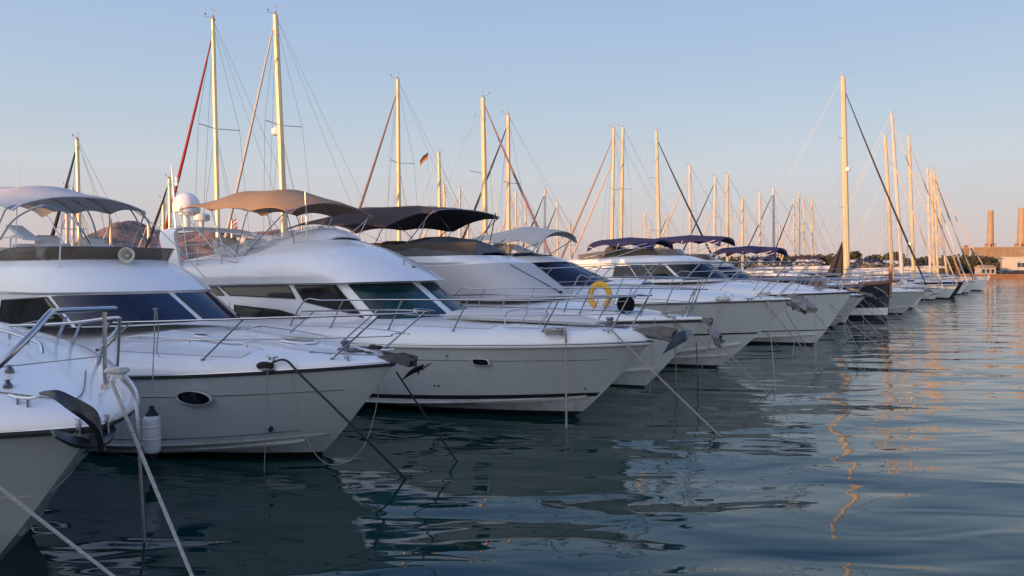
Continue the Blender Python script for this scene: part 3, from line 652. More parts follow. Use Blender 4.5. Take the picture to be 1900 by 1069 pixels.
# ================================================================ B1 nearest bow at the far left
def wing(mb,pts,w0,w1,th=.02): pass
def boat1():
    B=Boat('motor_yacht','nearest white motor yacht at the far left, only its rounded bow and anchor in view','yacht',(-60,1090),-36,ov=2.5,hb=1.84,hm=1.42,L=12,B=1.95,p=2.5,q=.8,tb=.5,zc0=.75,fl=1.6,dh=[(-4,1.0),(-2,.95),(0,.72),(1,.45),(2,.2),(2.5,.06)],n=2.1)
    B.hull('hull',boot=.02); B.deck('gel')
    B.rub('rubber',.032,-.03); B.rub('steel',.018,-.01,name='rub_rail_insert')
    B.strip('topside_crease','hull2',lambda t:B.zs(t)*.62,.03,0.01,.8)
    c=B.cabin([dict(xf=-1.6,hw=1.45,nl=2.2,zf=2.3,zb=2.2,xb=-7),dict(xf=-2.6,hw=1.35,nl=2.1,zf=2.75,zb=2.8,xb=-7),dict(xf=-3.8,hw=1.2,nl=1.8,zf=3.2,zb=3.3,xb=-7)])
    c.pane([(-.45,.15),(-.03,.15),(-.03,.95),(-.42,.95)],'glassb',frame='rubber'); c.pane([(.03,.15),(.45,.15),(.42,.95),(.03,.95)],'glassb',frame='rubber')
    # pulpit: tall rail with vertical posts
    P=lambda px,py,y:B.Y(px,py,y)
    mb=MB(); mb.tube(cat([P(-150,810,-1.3),P(0,676,-.95),P(60,618,-.75),P(92,582,-.6),P(110,577,-.45),P(214,573,.05)],5),.02,8); mb.build('top_rail','steel',B.root)
    mb=MB(); mb.tube(cat([P(0,605,.7),P(120,600,.8),P(205,590,.85),P(222,592,.75),P(216,612,.7),P(180,650,.2)],6),.014,8); mb.build('middle_rail','steel',B.root)
    for a,b,y,y2 in [((195,720),(194,574),.3,.3),((216,700),(222,590),.72,.72),((180,684),(200,600),.8,.8),((103,640),(122,590),.95,.9),((128,655),(150,600),.9,.9)]:
        mb=MB(); p=P(*a,y); mb.tube([p,P(*b,y2)],.017,8); mb.lathe([(.035,-.01),(.03,.03)],p,n=8); mb.build('stanchion','steel',B.root)
    MB().tube([P(-20,684,-.5),P(60,675,-.1),P(188,661,.3)],.005,5).build('guard_wire','wire',B.root); MB().tube([P(100,589,.9),P(-20,614,.9)],.006,5).build('guard_wire','wire',B.root)
    # deck fittings
    mb=MB()
    for a in (P(10,612,.1),): mb.tube(cat([P(-40,602,.2),P(20,618,.3),P(60,632,.35),P(76,640,.35),P(79,655,.33)],4),.014,6)
    for q in (P(18,628,.3),P(52,640,.33)): mb.tube([q,q+V((0,0,.05))],.014,6)
    mb.build('grab_rail','steel',B.root)
    hatch(B,.95,-.42,.2,.15,m='gel'); cleat(B,(2.0,-.30,B.dkz(2.0,-.3)),.3); cleat(B,(1.75,.45,B.dkz(1.75,.45)),-.6)
    for x,y in [(1.4,-.55),(1.6,-.25),(1.25,-.1),(1.1,-.75)]:
        mb=MB(); mb.lathe([(.035,0),(.035,.02),(.012,.05),(.03,.06)],(x,y,B.dkz(x,y)),n=10); mb.build('deck_fitting','dsteel',B.root)
    mb=MB(); mb.tube(cat([B.dk(1.3,-.55)+V((0,0,.012)),B.dk(2.05,-.2)+V((0,0,.012)),B.dk(2.05,.2)+V((0,0,.012)),B.dk(1.3,.5)+V((0,0,.012))],5),.006,5); mb.build('locker_lid_seam','dsteel',B.root)
    # big claw anchor lying over the stem
    A=lambda px,py,y:B.Y(px,py,y)
    mb=MB(); sh=[A(78,730,-.50),A(100,731,-.46),A(130,748,-.38),A(168,773,-.22),A(182,798,-.12),A(184,822,-.05)]; sh=cat(sh,4)
    g=[]
    for i,p in enumerate(sh):
        f=i/(len(sh)-1); h_=lerp(.015,.13,min(1,f*1.5)); g.append([p+V((0,-.022,h_*.5)),p+V((0,.022,h_*.5)),p+V((.02,.022,-h_*.5)),p+V((.02,-.022,-h_*.5))])
    mb.grid(g,closed=True)
    for sg in (-1,1):
        tip=A(100,808,-.32) if sg<0 else A(212,795,.3); mid=A(150,836,-.16) if sg<0 else A(200,826,.17); root=A(183,822,.05)
        g=[]
        for i in range(9):
            f=i/8; p=root*(1-f)**2+mid*2*f*(1-f)+tip*f*f; wd=.08*math.sin(PI*(.18+.82*(1-f)))+.01
            up=V((-.5,0,.6)).normalized(); g.append([p-up*wd*.4,p+V((.03,0,0)),p+up*wd])
        mb.sheet(g,.018*sg)
    ctr=A(178,838,.03); mb.sheet([[A(176,800,-.04),A(190,800,.1)],[A(168,825,-.06),A(192,828,.13)],[ctr+V((0,-.1,0)),ctr+V((0,.1,0))]],.02)
    mb.build('anchor','gun',B.root)
    mb=MB(); p=A(168,792,0); mb.tube([p+V((0,-.12,0)),p+V((0,.12,0))],.045,12); 
    for sg in (-1,1): mb.sheet([[p+V((-.35,sg*.1,.08)),p+V((.06,sg*.1,.08))],[p+V((-.35,sg*.1,-.02)),p+V((.06,sg*.1,-.06))]],.012*sg)
    mb.build('bow_roller','steel',B.root)
    mb=MB(); pts=[A(120,757,-.1),A(128,775,-.1),A(145,787,-.05),A(155,796,0)]; mb.tube(cat(pts,5),.012,6); mb.build('anchor_chain','steel',B.root)
    return B
B1=boat1()
# ================================================================ B2
def boat2():
    B=Boat('motor_yacht','white flybridge yacht second from the left, white bimini over a smoked flybridge screen','yacht',(590,848),-32.5,ov=1.62,hb=1.62,hm=1.10,L=12.5,B=2.12,p=2.3,q=.85,tb=.50,zc0=.46,fl=1.15,cf=.93,kc=1.0,
      dh=[(-12,.75),(-6,.75),(-4,.70),(-3,.66),(-1.7,.53),(-.4,.36),(.6,.2),(1.3,.1),(1.62,.03)],n=2.4)
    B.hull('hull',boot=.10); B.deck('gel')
    B.rub('steel',.022,0); B.rub('rubber',.024,-.03,name='rub_rail_fender')
    B.strip('topside_crease','hull2',lambda t:B.zs(t)*.76+.01,.035,.03,1,off=.002,th=.02); B.strip('topside_crease','dsteel',lambda t:B.zs(t)*.76-.014,.008,.03,1,off=.004)
    B.strip('spray_rail','hull2',lambda t:B.zc(t)-.02,.05,.02,1,off=.03,th=.06)
    B.strip('waterline_crease','dsteel',lambda t:B.zc(t)*.9+.06+.1*(1-t),.010,.06,1,off=.004)
    mb=MB()
    for side in (-1,1):
        g=[]
        for i in range(21):
            f=i/20; t=lerp(.05,.45,f); z=lerp(.38,.0,f**.8); a=B.pt(t,z,side,0); d=.05*math.sin(PI*min(1,f*1.2+.05)); g.append([a+V((0,0,.02)),a+V((0,side*d,-.02)),a+V((0,0,-.06))])
        mb.grid(g,flip=side>0)
    mb.build('spray_rail','hull2',B.root)
    oval_port(B,-1.05,1.06,.26,.105); oval_port(B,-1.05,1.08,.24,.10,side=1)
    mb=MB(); q=B.pt(B.T(.35),.55,-1,.005); mb.tube([q,q+V((0,-.02,0))],.05,10); mb.build('hull_outlet','rubber',B.root)
    R=[dict(xf=-2.88,hw=1.55,nl=1.80,zf=2.05,zn=-.06,zb=1.85,xb=-10,e=2.5),
       dict(xf=-3.84,hw=1.50,nl=1.75,zf=2.56,zn=-.03,zb=2.5,xb=-10,e=2.5),
       dict(xf=-3.80,hw=1.56,nl=1.8,zf=2.61,zn=-.03,zb=2.6,xb=-10,e=2.5),
       dict(xf=-4.15,hw=1.52,nl=1.76,zf=2.83,zn=-.03,zb=2.85,xb=-10,e=2.5),
       dict(xf=-4.62,hw=1.42,nl=1.66,zf=3.05,zn=-.02,zb=3.05,xb=-10,e=2.6),
       dict(xf=-5.15,hw=1.28,nl=1.45,zf=3.2,zn=-.02,zb=3.2,xb=-10,e=2.8)]
    c=B.cabin(R)
    c.pane([(-.435,.06),(-.008,.06),(-.008,.95),(-.44,.95)],'glassb',frame='rubber',nu=14,fr=.018)
    c.pane([(.008,.06),(.44,.06),(.44,.95),(.008,.95)],'glassb',frame='rubber',nu=14,fr=.018)
    for sg in (-1,1):
        c.pane([(sg*.462,.02),(sg*.72,.02),(sg*.66,.80),(sg*.466,.93)],'glassk',frame='rubber',fr=.016)
    # flybridge screen: smoked band with a steel edge
    S0=dict(xf=-5.1,hw=1.30,nl=1.5,zf=3.17,zb=3.17,xb=-8.4,e=2.8,tp=1.0); S1=dict(xf=-4.98,hw=1.38,nl=1.5,zf=3.42,zn=.0,zb=3.22,xb=-8.0,e=2.8,tp=1.0)
    cs=Cab(B,[S0,S1],40); g=[[cs.S(lerp(-1,1,i/60),j/3) for i in range(61)] for j in range(4)]
    o=MB().sheet(g,.008).build('flybridge_screen','smoke',B.root); MB().tube(g[-1],.012,6).build('screen_trim','dsteel',o)
    for u in (-.36,.2): MB().tube([cs.S(u,0)+cs.N(u,.5)*.012,cs.S(u,1)+cs.N(u,.5)*.012],.012,5).build('screen_trim','dsteel',o)
    # flybridge interior: dash, helm seat, cover
    mb=MB(); mb.box((-5.95,0,3.30),(.9,2.0,.26),bev=.08); mb.build('dashboard','olive',B.root)
    for y in (-.45,.5): mb=MB(); mb.box((-7.0,y,3.35),(.5,.55,.35),bev=.08); mb.box((-7.25,y,3.52),(.14,.5,.35),bev=.06,ry=-.15); mb.build('helm_seat','beigep',B.root)
    mb=MB(); mb.box((-8.6,-.2,3.3),(1.2,2.3,.3),bev=.1); mb.build('settee','beigep',B.root)
    # loud hailer horn on the roof front
    p=c.S(-.01,4.85)+V((.13,0,.07)); a=MB(); a.lathe([(.001,.03),(.04,.04),(.085,.12),(.135,.22),(.145,.22),(.10,.10),(.05,.0),(.045,-.1),(.0,-.12)],p+V((.05,-.05,0)),n=20,R=Matrix.Rotation(-.75,3,'Z')@Matrix.Rotation(1.45,3,'Y')); h=a.build('loud_hailer','horn',B.root)
    q=MB(); q.box(p+V((-.02,0,-.11)),(.10,.05,.18)); q.build('horn_bracket','horn',h); q=MB(); q.lathe([(.0,.17),(.035,.15),(.04,.02)],p+V((.05,-.05,0)),n=14,R=Matrix.Rotation(-.75,3,'Z')@Matrix.Rotation(1.45,3,'Y')); q.build('horn_core','cgrey',h)
    # bimini
    bm=[(-6.8,4.26,.26),(-8.2,4.28,.50),(-9.7,4.34,.50),(-11.0,4.36,.30)]
    bimini(B,-6.7,-11.1,1.42,0,.22,bm,'cwhite',[(-7.6,3.25),(-8.4,3.25),(-9.2,3.25),(-9.9,3.25)],sag=.04,drop=.05,tw=1.0,heel=.03)
    # curved arch hoops (white) visible beneath the canopy
    for pts in ([(0,445,-1.45),(22,412,-1.45),(50,392,-1.45),(80,381,-1.4)],[(80,381,-1.0),(120,393,-.6),(150,425,-.4),(168,452,-.2)],[(136,373,.2),(160,388,.5),(175,420,.9),(181,452,1.2)],[(236,381,1.4),(262,395,1.4),(276,415,1.4),(278,440,1.4)],[(236,381,1.0),(255,410,1.2),(268,452,1.35)]):
        MB().tube(cat([B.Y(*q) for q in pts],6),.018,8).build('canopy_frame','steel',B.root)
    MB().tube([B.Y(115,398,-1.3),B.Y(109,517,-1.25)],.014,8).build('canopy_strut','gel',B.root)
    q=MB(); q.lathe([(.05,0),(.05,.03),(.02,.09)],B.Y(109,519,-1.25),n=10); q.build('strut_foot','rubber',B.root)
    MB().tube(cat([B.Y(236,381,1.4),B.Y(300,430,1.45),B.Y(381,516,1.5)],4),.010,6).build('canopy_strap','cgrey',B.root)
    # satellite panel and nav gear at the left
    mb=MB(); p=B.Y(42,432,-1.0); mb.box(p,(.5,.42,.05),ry=.6,rz=.4,bev=.02); mb.tube([p,B.Y(20,440,-1),B.Y(18,470,-1)],.02,6); mb.tube([B.Y(0,441,-1),B.Y(44,441,-1)],.014,6); mb.build('antenna_panel','gel',B.root)
    MB().tube([B.Y(29,470,-1.2),B.Y(35,255,-1.2)],[.012,.003],6).build('whip_antenna','gel',B.root)
    p=B.Y(48,460,-.6); q=MB(); q.box(p,(.35,.5,.16),bev=.06); q.build('dash_cover','gel',B.root)
    # lettering on the flybridge side
    for i,(ch,px) in enumerate((('Y',-6),('.',-1),('N',3),('.',10),('Y',13))):
        cu=bpy.data.curves.new('letter','FONT'); cu.body=ch; cu.size=.14; cu.extrude=.003; to=bpy.data.objects.new('letter',cu); 
        p=B.Y(px,524,-1.46); C.collection.objects.link(to); bpy.context.view_layer.update()
        me=bpy.data.meshes.new_from_object(to.evaluated_get(bpy.context.evaluated_depsgraph_get())); C.collection.objects.unlink(to); bpy.data.objects.remove(to)
        me.materials.clear(); me.materials.append(M['paint_ink']); lo=bpy.data.objects.new('letter',me); C.collection.objects.link(lo); lo.parent=B.root
        p.y=-1.475; lo.location=p; lo.rotation_euler=(PI/2+.12,0,0)
    for sg in (-1,1): nonslip(B,-.2,.75,.12,.42,sg); nonslip(B,-2.9,-.9,.28,.52,sg); nonslip(B,-2.8,-.4,.70,.84,sg)
    # foredeck fittings
    hatch(B,-.45,.0,.36,.26,m='smoke'); hatch(B,-1.9,-.75,.16,.1,m='gel')
    mb=MB(); z=B.dkz(.62,0); mb.lathe([(.10,0),(.10,.02),(.07,.03),(.05,.06),(.075,.12),(.085,.14),(.06,.16)],(.62,0,z),n=16); mb.box((.68,-.02,z+.02),(.34,.16,.05),bev=.02); mb.build('anchor_windlass','dsteel',B.root)
    for x in (.82,.98):
        q=MB(); q.lathe([(.055,0),(.05,.02)],(x,.12,B.dkz(x,.12)),n=12); q.build('foot_switch','rubber',B.root)
    for side in (-1,1):
        pts=[B.dk(lerp(-3.2,-.3,i/8),side*.62*(1-.1*i/8))+V((0,0,.055 if 0<i<8 else -.01)) for i in range(9)]
        q=MB(); q.tube(cat(pts,3),.012,6); [q.tube([pts[k],pts[k]-V((0,0,.06))],.010,5) for k in (1,4,7)]; q.build('grab_rail','steel',B.root)
    cleat(B,(.1,-1.0,B.dkz(.1,-1.0)),-.2,1.2); cleat(B,(1.05,-.42,B.dkz(1.05,-.42)),-.3,.9); cleat(B,(.95,.5,B.dkz(.95,.5)),.4,1.2)
    mb=MB(); mb.tube([B.dk(.35,-.5)+V((0,0,.01)),B.dk(.35,.4)+V((0,0,.01)),B.dk(1.15,.15)+V((0,0,.01)),B.dk(1.15,-.2)+V((0,0,.01))],.006,5,closed=True); mb.build('locker_lid_seam','dsteel',B.root)
    q=MB(); q.box((-2.35,.35,B.dkz(-2.35,.35)+.03),(.12,.5,.012)); q.build('deck_handle','steel',B.root)
    for sg in (-.2,.22):  # wipers
        a=c.S(sg,.12)+c.N(sg,.1)*.03; b=c.S(sg+.13,.55)+c.N(sg+.1,.5)*.03; q=MB(); q.tube([a,b],.009,5); q.tube([lerp(a,b,.5),b+V((0,.2,0))],.007,5); q.box(a,(.08,.06,.05)); q.build('wiper','rubber',B.root)
    # rails
    B.rails(1.25,-3.4,.70,.60,st=(.85,-.95,-3.0),lean=.95,inset=.16,nose=-.15,noz=.04,r=.016,ends=False)
    # anchor and roller
    roller(B,(1.72,0,1.66),'dsteel',l=.6,w_=.075); mb=MB(); anchor_mesh(mb,(1.72,0,1.69),sc=.75,pitch=.12); mb.build('anchor','rubber',B.root)
    coil(B.dk(.1,-1.0)+V((0,0,.06)),'ropek',5,.10,.022,B.root); coil(B.dk(.95,.5)+V((0,0,.06)),'ropek',4,.09,.02,B.root)
    return B,c
B2,C2=boat2()
# ================================================================ B3
def boat3():
    B=Boat('motor_yacht','large white yacht with domed roof, tan bimini and green windscreen, third bow from left','yacht',(1070,772),-34,ov=1.63,hb=1.62,hm=1.34,L=15,B=2.25,p=2.5,q=.75,tb=.52,zc0=.50,fl=1.25,cf=.90,kc=1.05,
      dh=[(-14,.55),(-4,.52),(-3,.48),(-1,.38),(.3,.30),(1.2,.24),(1.5,.17),(1.63,.10)],n=4.2)
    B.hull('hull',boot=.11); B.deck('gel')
    B.rub('steel',.02,0); B.rub('hull2',.04,-.04,name='rub_rail_fender')
    B.strip('topside_crease','dsteel',lambda t:B.zs(t)*.78-.0,.010,.03,1,off=.003)
    B.strip('boot_stripe','black',lambda t:lerp(.50,.27,min(1,t*2.2)),.085,.005,1,off=.004)
    B.strip('spray_rail','gel',lambda t:B.zc(t)-.03,.06,.02,.6,off=.035,th=.07)
    for x in (-2.85,-1.3): 
        for sd_ in (-1,1): oval_port(B,x,1.17,.155,.062,sd_,sq=4,rim='gel')
    for x,z in ((-2.25,.62),(-2.15,.62)): q=MB(); p=B.pt(B.T(x),z,-1,.0); q.tube([p,p+V((0,-.02,0))],.02,8); q.build('hull_outlet','rubber',B.root)
    for x,z in ((-1.9,1.27),(1.15,.62)): q=MB(); p=B.pt(B.T(x),z,-1,.0); q.tube([p,p+V((0,-.02,0))],.02,8); q.build('hull_outlet','dsteel',B.root)
    R=[dict(xf=-3.0,hw=1.55,nl=1.6,zf=1.80,zn=.05,zb=1.75,xb=-13,e=2.5),
       dict(xf=-4.35,hw=1.42,nl=1.35,zf=2.70,zn=-.03,zb=2.48,xb=-13,e=2.5),
       dict(xf=-4.05,hw=1.62,nl=1.5,zf=2.74,zn=-.05,zb=2.50,xb=-13,e=2.5),
       dict(xf=-4.4,hw=1.66,nl=1.65,zf=2.95,zn=-.1,zb=2.72,xb=-13,e=2.4),
       dict(xf=-5.0,hw=1.58,nl=1.7,zf=3.25,zn=-.12,zb=3.0,xb=-13,e=2.4),
       dict(xf=-5.7,hw=1.36,nl=1.55,zf=3.52,zn=-.12,zb=3.10,xb=-13,e=2.4),
       dict(xf=-6.4,hw=1.08,nl=1.3,zf=3.72,zn=-.12,zb=3.12,xb=-13,e=2.4),
       dict(xf=-7.0,hw=.75,nl=.9,zf=3.82,zn=-.08,zb=3.1,xb=-13,e=2.2)]
    c=B.cabin(R,lid=True)
    c.pane([(-.40,.12),(-.02,.10),(-.02,.96),(-.40,.96)],'glassg',frame='rubber',nu=14); c.pane([(.02,.10),(.40,.12),(.40,.96),(.02,.96)],'glassg',frame='rubber',nu=14)
    for sg in (-1,1):
        c.pane([(sg*.475,.10),(sg*.585,.50),(sg*.585,.95),(sg*.475,.95)],'glassk',frame='rubber')
        c.pane([(sg*.60,.58),(sg*.76,.68),(sg*.78,.95),(sg*.60,.95)],'glassk',frame='rubber')
        c.pane([(sg*.775,.68),(sg*.9,.70),(sg*.9,.93),(sg*.79,.93)],'glassk',frame='rubber')
    # long triangular cabin side window under the saloon glass
    poly_panel(B,[(-5.7,-1.60,1.78),(-7.2,-1.62,2.04),(-8.9,-1.62,2.12),(-8.9,-1.62,1.80)],'glassk','lower_window',.03)
    for sg in (-.22,.2):
        a=c.S(sg,.10)+c.N(sg,.1)*.03; b=c.S(sg-.12,.5)+c.N(sg-.1,.5)*.03; q=MB(); q.tube([a,b],.009,5); q.box(a,(.08,.06,.05)); q.tube([lerp(a,b,.4)+V((0,0,0)),b+V((.1,.25,-.1))],.007,5); q.build('wiper','rubber',B.root)
    # horn on roof
    p=B.Y(750,487,-.6); q=MB(); q.tube([p,B.Y(768,496,-.6)],.022,8); q.tube([p+V((0,0,-.05)),p+V((0,0,.06))],.03,8); q.lathe([(.05,-.02),(.055,.03)],B.Y(768,496,-.6),n=10); q.build('horn','steel',B.root)
    # flybridge: nose fairing, clear screen, seats, side coaming
    mb=MB(); g=[]
    for i in range(13):
        f=i/12; x=lerp(-6.6,-9.2,f); wd=lerp(.5,1.25,f**.6); z0=lerp(3.74,3.5,f); h=.35*math.sin(PI*min(1,f*1.1)**.7)*.8+.06
        g.append([V((x,wd*s_,z0+h*(1-abs(s_)**2.5))) for s_ in [-1,-.8,-.6,-.3,0,.3,.6,.8,1]])
    mb.sheet(g,.05); mb.build('flybridge_fairing','gel',B.root)
    g=[]
    for k in range(2):
        row=[]
        for i in range(25):
            s_=-1+2*i/24; a=abs(s_); row.append(V((-7.2-2.6*a**2.2-.12*k,math.copysign(1.34*min(1,a*1.3)**.9,s_),lerp(3.80,3.20,a**1.5)+(.34 if k else 0))))
        g.append(row)
    MB().sheet(g,.008).build('flybridge_screen','clear',B.root)
    mb=MB(); mb.box((-9.2,.1,3.35),(.9,1.9,.5),bev=.12); mb.box((-8.5,.3,3.55),(.5,.8,.35),bev=.08); mb.build('helm_console','beigep',B.root)
    for y in (-.6,.4): mb=MB(); mb.box((-10.3,y,3.4),(.7,.8,.4),bev=.1); mb.box((-10.6,y,3.62),(.16,.8,.5),bev=.07,ry=-.15); mb.build('helm_seat','beigep',B.root)
    for side in (-1,1):
        for z,nm in ((.52,'flybridge_rail'),(.30,'flybridge_rail'),(.12,'flybridge_rail')):
            MB().tube(cat([V((-8.9,side*1.50,3.12+z*.4)),V((-9.6,side*1.50,3.14+z)),V((-11.2,side*1.48,3.1+z)),V((-12.6,side*1.42,3.1+z))],4),.014,6).build(nm,'steel',B.root)
        for x in (-9.6,-10.6,-11.6,-12.6): MB().tube([V((x,side*1.49,3.05)),V((x,side*1.48,3.64))],.012,6).build('stanchion','steel',B.root)
    # radar arch
    mb=MB(); ar=[(-1.5,3.0,-11.6),(-1.48,3.5,-11.8),(-1.40,3.95,-12.05),(-1.05,4.12,-12.2),(0,4.16,-12.25),(1.05,4.12,-12.2),(1.40,3.95,-12.05),(1.48,3.5,-11.8),(1.5,3.0,-11.6)]
    P=cat([V((x,y,z)) for y,z,x in ar],5); g=[]
    for i,p in enumerate(P):
        t=(P[min(i+1,len(P)-1)]-P[max(i-1,0)]).normalized(); n_=t.cross(V((1,0,0))).normalized(); wd=.34 if abs(p.y)>1.3 else .22
        g.append([p+V((wd,0,0))+n_*.05,p+V((wd,0,0))-n_*.05,p-V((wd,0,0))-n_*.05,p-V((wd,0,0))+n_*.05])
    mb.grid(g,closed=True); mb.build('radar_arch','gel',B.root)
    dm=dome(B,B.Y(346,378,-.55)+V((0,0,-.06)),.38,.5); 
    p=B.Y(374,404,-.2); q=MB(); q.lathe([(.19,-.10),(.235,-.07),(.24,.06),(.2,.11),(.05,.13)],p,n=20); q.lathe([(.07,-.5),(.07,-.1)],p,n=10); q.build('radar_scanner','gel',B.root)
    q=MB(); z=4.14; a=B.Y(346,395,-.55); q.lathe([(.12,-.5),(.1,.0)],(a.x,a.y,a.z),n=12); q.build('dome_pedestal','gel',B.root)
    for px,py,y,h,rr in ((327,330,-.7,0,.02),):
        a=B.Y(327,440,y); b=B.Y(319,308,y); MB().tube([a,b],[.035,.02],8).build('antenna_mast','gel',B.root)
        q=MB(); q.lathe([(.045,0),(.045,.1),(.02,.1),(.02,.13),(.045,.13),(.045,.25)],B.Y(328,345,y),n=10); q.build('navigation_light','gel',B.root)
    dome(B,B.Y(596,427,.35),.11,.5,name='gps_dome')
    q=MB(); p=B.Y(572,395,.2); q.tube([p,p+V((0,0,-.62))],.008,5); q.build('whip_antenna','gel',B.root)
    # bimini
    bm=[(-7.1,4.45,.26),(-8.6,4.50,.60),(-10.1,4.58,.55),(-11.5,4.68,.14)]
    bimini(B,-7.05,-11.6,1.42,0,.17,bm,'ctan',[(-9.2,3.15),(-9.3,3.15),(-9.5,3.15),(-9.6,3.15)],sag=.02,drop=.04,heel=.01)
    for side in (-1,1):
        MB().tube([V((-7.2,side*1.4,4.45)),V((-7.35,side*1.0,3.62))],.013,6).build('canopy_strut','steel',B.root)
        MB().tube([V((-11.4,side*1.42,4.7)),V((-11.0,side*1.5,3.15))],.013,6).build('canopy_strut','steel',B.root)
    MB().tube([B.Y(566,356,-.9),B.Y(571,470,-.9)],.015,8).build('canopy_strut','steel',B.root)
    for sg in (-1,1): nonslip(B,-4.6,-1.2,.66,.82,sg); nonslip(B,-1.0,.6,.5,.74,sg)
    # foredeck: sun pad, folded step, cleats, windlass
    g=[]
    for i in range(15):
        f=i/14; x=lerp(.55,-2.7,f); wd=lerp(.28,.98,min(1,f*1.5)**.8); g.append([V((x,wd*s_,B.dkz(x,0)+.03+.11*min(1,f*4+.3)*(1-abs(s_)**6))) for s_ in [-1,-.97,-.85,-.5,0,.5,.85,.97,1]])
    mb=MB().sheet(g,.03); mb.build('sun_pad','beigep',B.root,ang=50)
    g=[V((lerp(.5,-2.75,i/12),-(lerp(.28,.98,min(1,(i/12)*1.5)**.8)+.05),B.dkz(lerp(.5,-2.75,i/12),-.6)+.09)) for i in range(13)]
    MB().tube(g,.012,6).build('grab_rail','steel',B.root)
    P=lambda px,py,y:B.Y(px,py,y)
    q=MB(); q.tube(cat([P(947,576,-1.25),P(1015,576,-1.1),P(1000,604,-1.1),P(985,606,-1.12),P(945,605,-1.28),P(937,598,-1.3)],4,True),.011,6,closed=True); q.tube([P(965,606,-1.2),P(980,576,-1.17)],.008,5); q.tube([P(1000,604,-1.12),P(1016,576,-1.08)],.008,5); q.build('side_gate','steel',B.root)
    mb=MB(); z=B.dkz(.75,0); mb.lathe([(.09,0),(.09,.05),(.06,.07),(.06,.14),(.085,.16),(.07,.19)],(.75,0,z),n=14); mb.box((.9,0,z+.02),(.5,.14,.04),bev=.01); mb.build('anchor_windlass','dsteel',B.root)
    cleat(B,(.15,-.95,B.dkz(.15,-.95)),-.2,1.3); cleat(B,(.95,-.55,B.dkz(.95,-.55)),-.35,1.1); cleat(B,(.95,.55,B.dkz(.95,.55)),.35,1.1)
    q=MB(); q.tube([B.dk(.2,-.62)+V((0,0,.05)),B.dk(1.05,-.3)+V((0,0,.05))],.018,6); q.build('chain_stopper','dsteel',B.root)
    coil(B.dk(.12,-.95)+V((0,0,.06)),'rope',6,.15,.018,B.root)
    B.rails(1.1,-6.2,.66,.60,st=(1.0,-.15,-1.9,-3.4,-5.0),lean=.38,inset=.2,nose=-.25,noz=.02,r=.017)
    roller(B,(1.78,0,1.80),'dsteel',l=.8,w_=.11)
    # blue-grey plough anchor with covered shank
    mb=MB(); O=V((1.85,0,1.68)); 
    g=[[O+V((x,s_*w_,z+.06*(1-abs(s_)))) for s_ in (-1,-.5,0,.5,1)] for x,w_,z in ((-.5,.10,.10),(-.2,.14,.10),(.1,.13,.03),(.3,.06,-.05))]; q=MB().sheet(g,.06); q.build('roller_cover','cover',B.root)
    for sg in (-1,1):
        g=[]
        for i in range(8):
            f=i/7; x=lerp(.50,.02,f); z=lerp(-.02,-.30,f); wd=.15*math.sin(PI*lerp(.35,1,f))**.8+.004
            g.append([O+V((x,0,z)),O+V((x+.01,sg*wd*.6,z+.03+.08*math.sin(PI*lerp(.15,1,f)))),O+V((x+.05,sg*wd,z+.04+.22*math.sin(PI*lerp(.25,1,f))))])
        mb.sheet(g,.016*sg)
    mb.tube([O+V((-.3,0,.02)),O+V((.18,0,-.02)),O+V((.32,0,-.08))],[.025,.03,.03],6); mb.build('anchor',mat('blue_grey_galvanised',(.10,.13,.19),.4,noise_amt=.3,nscale=8),B.root)
    return B,c
B3,C3=boat3()
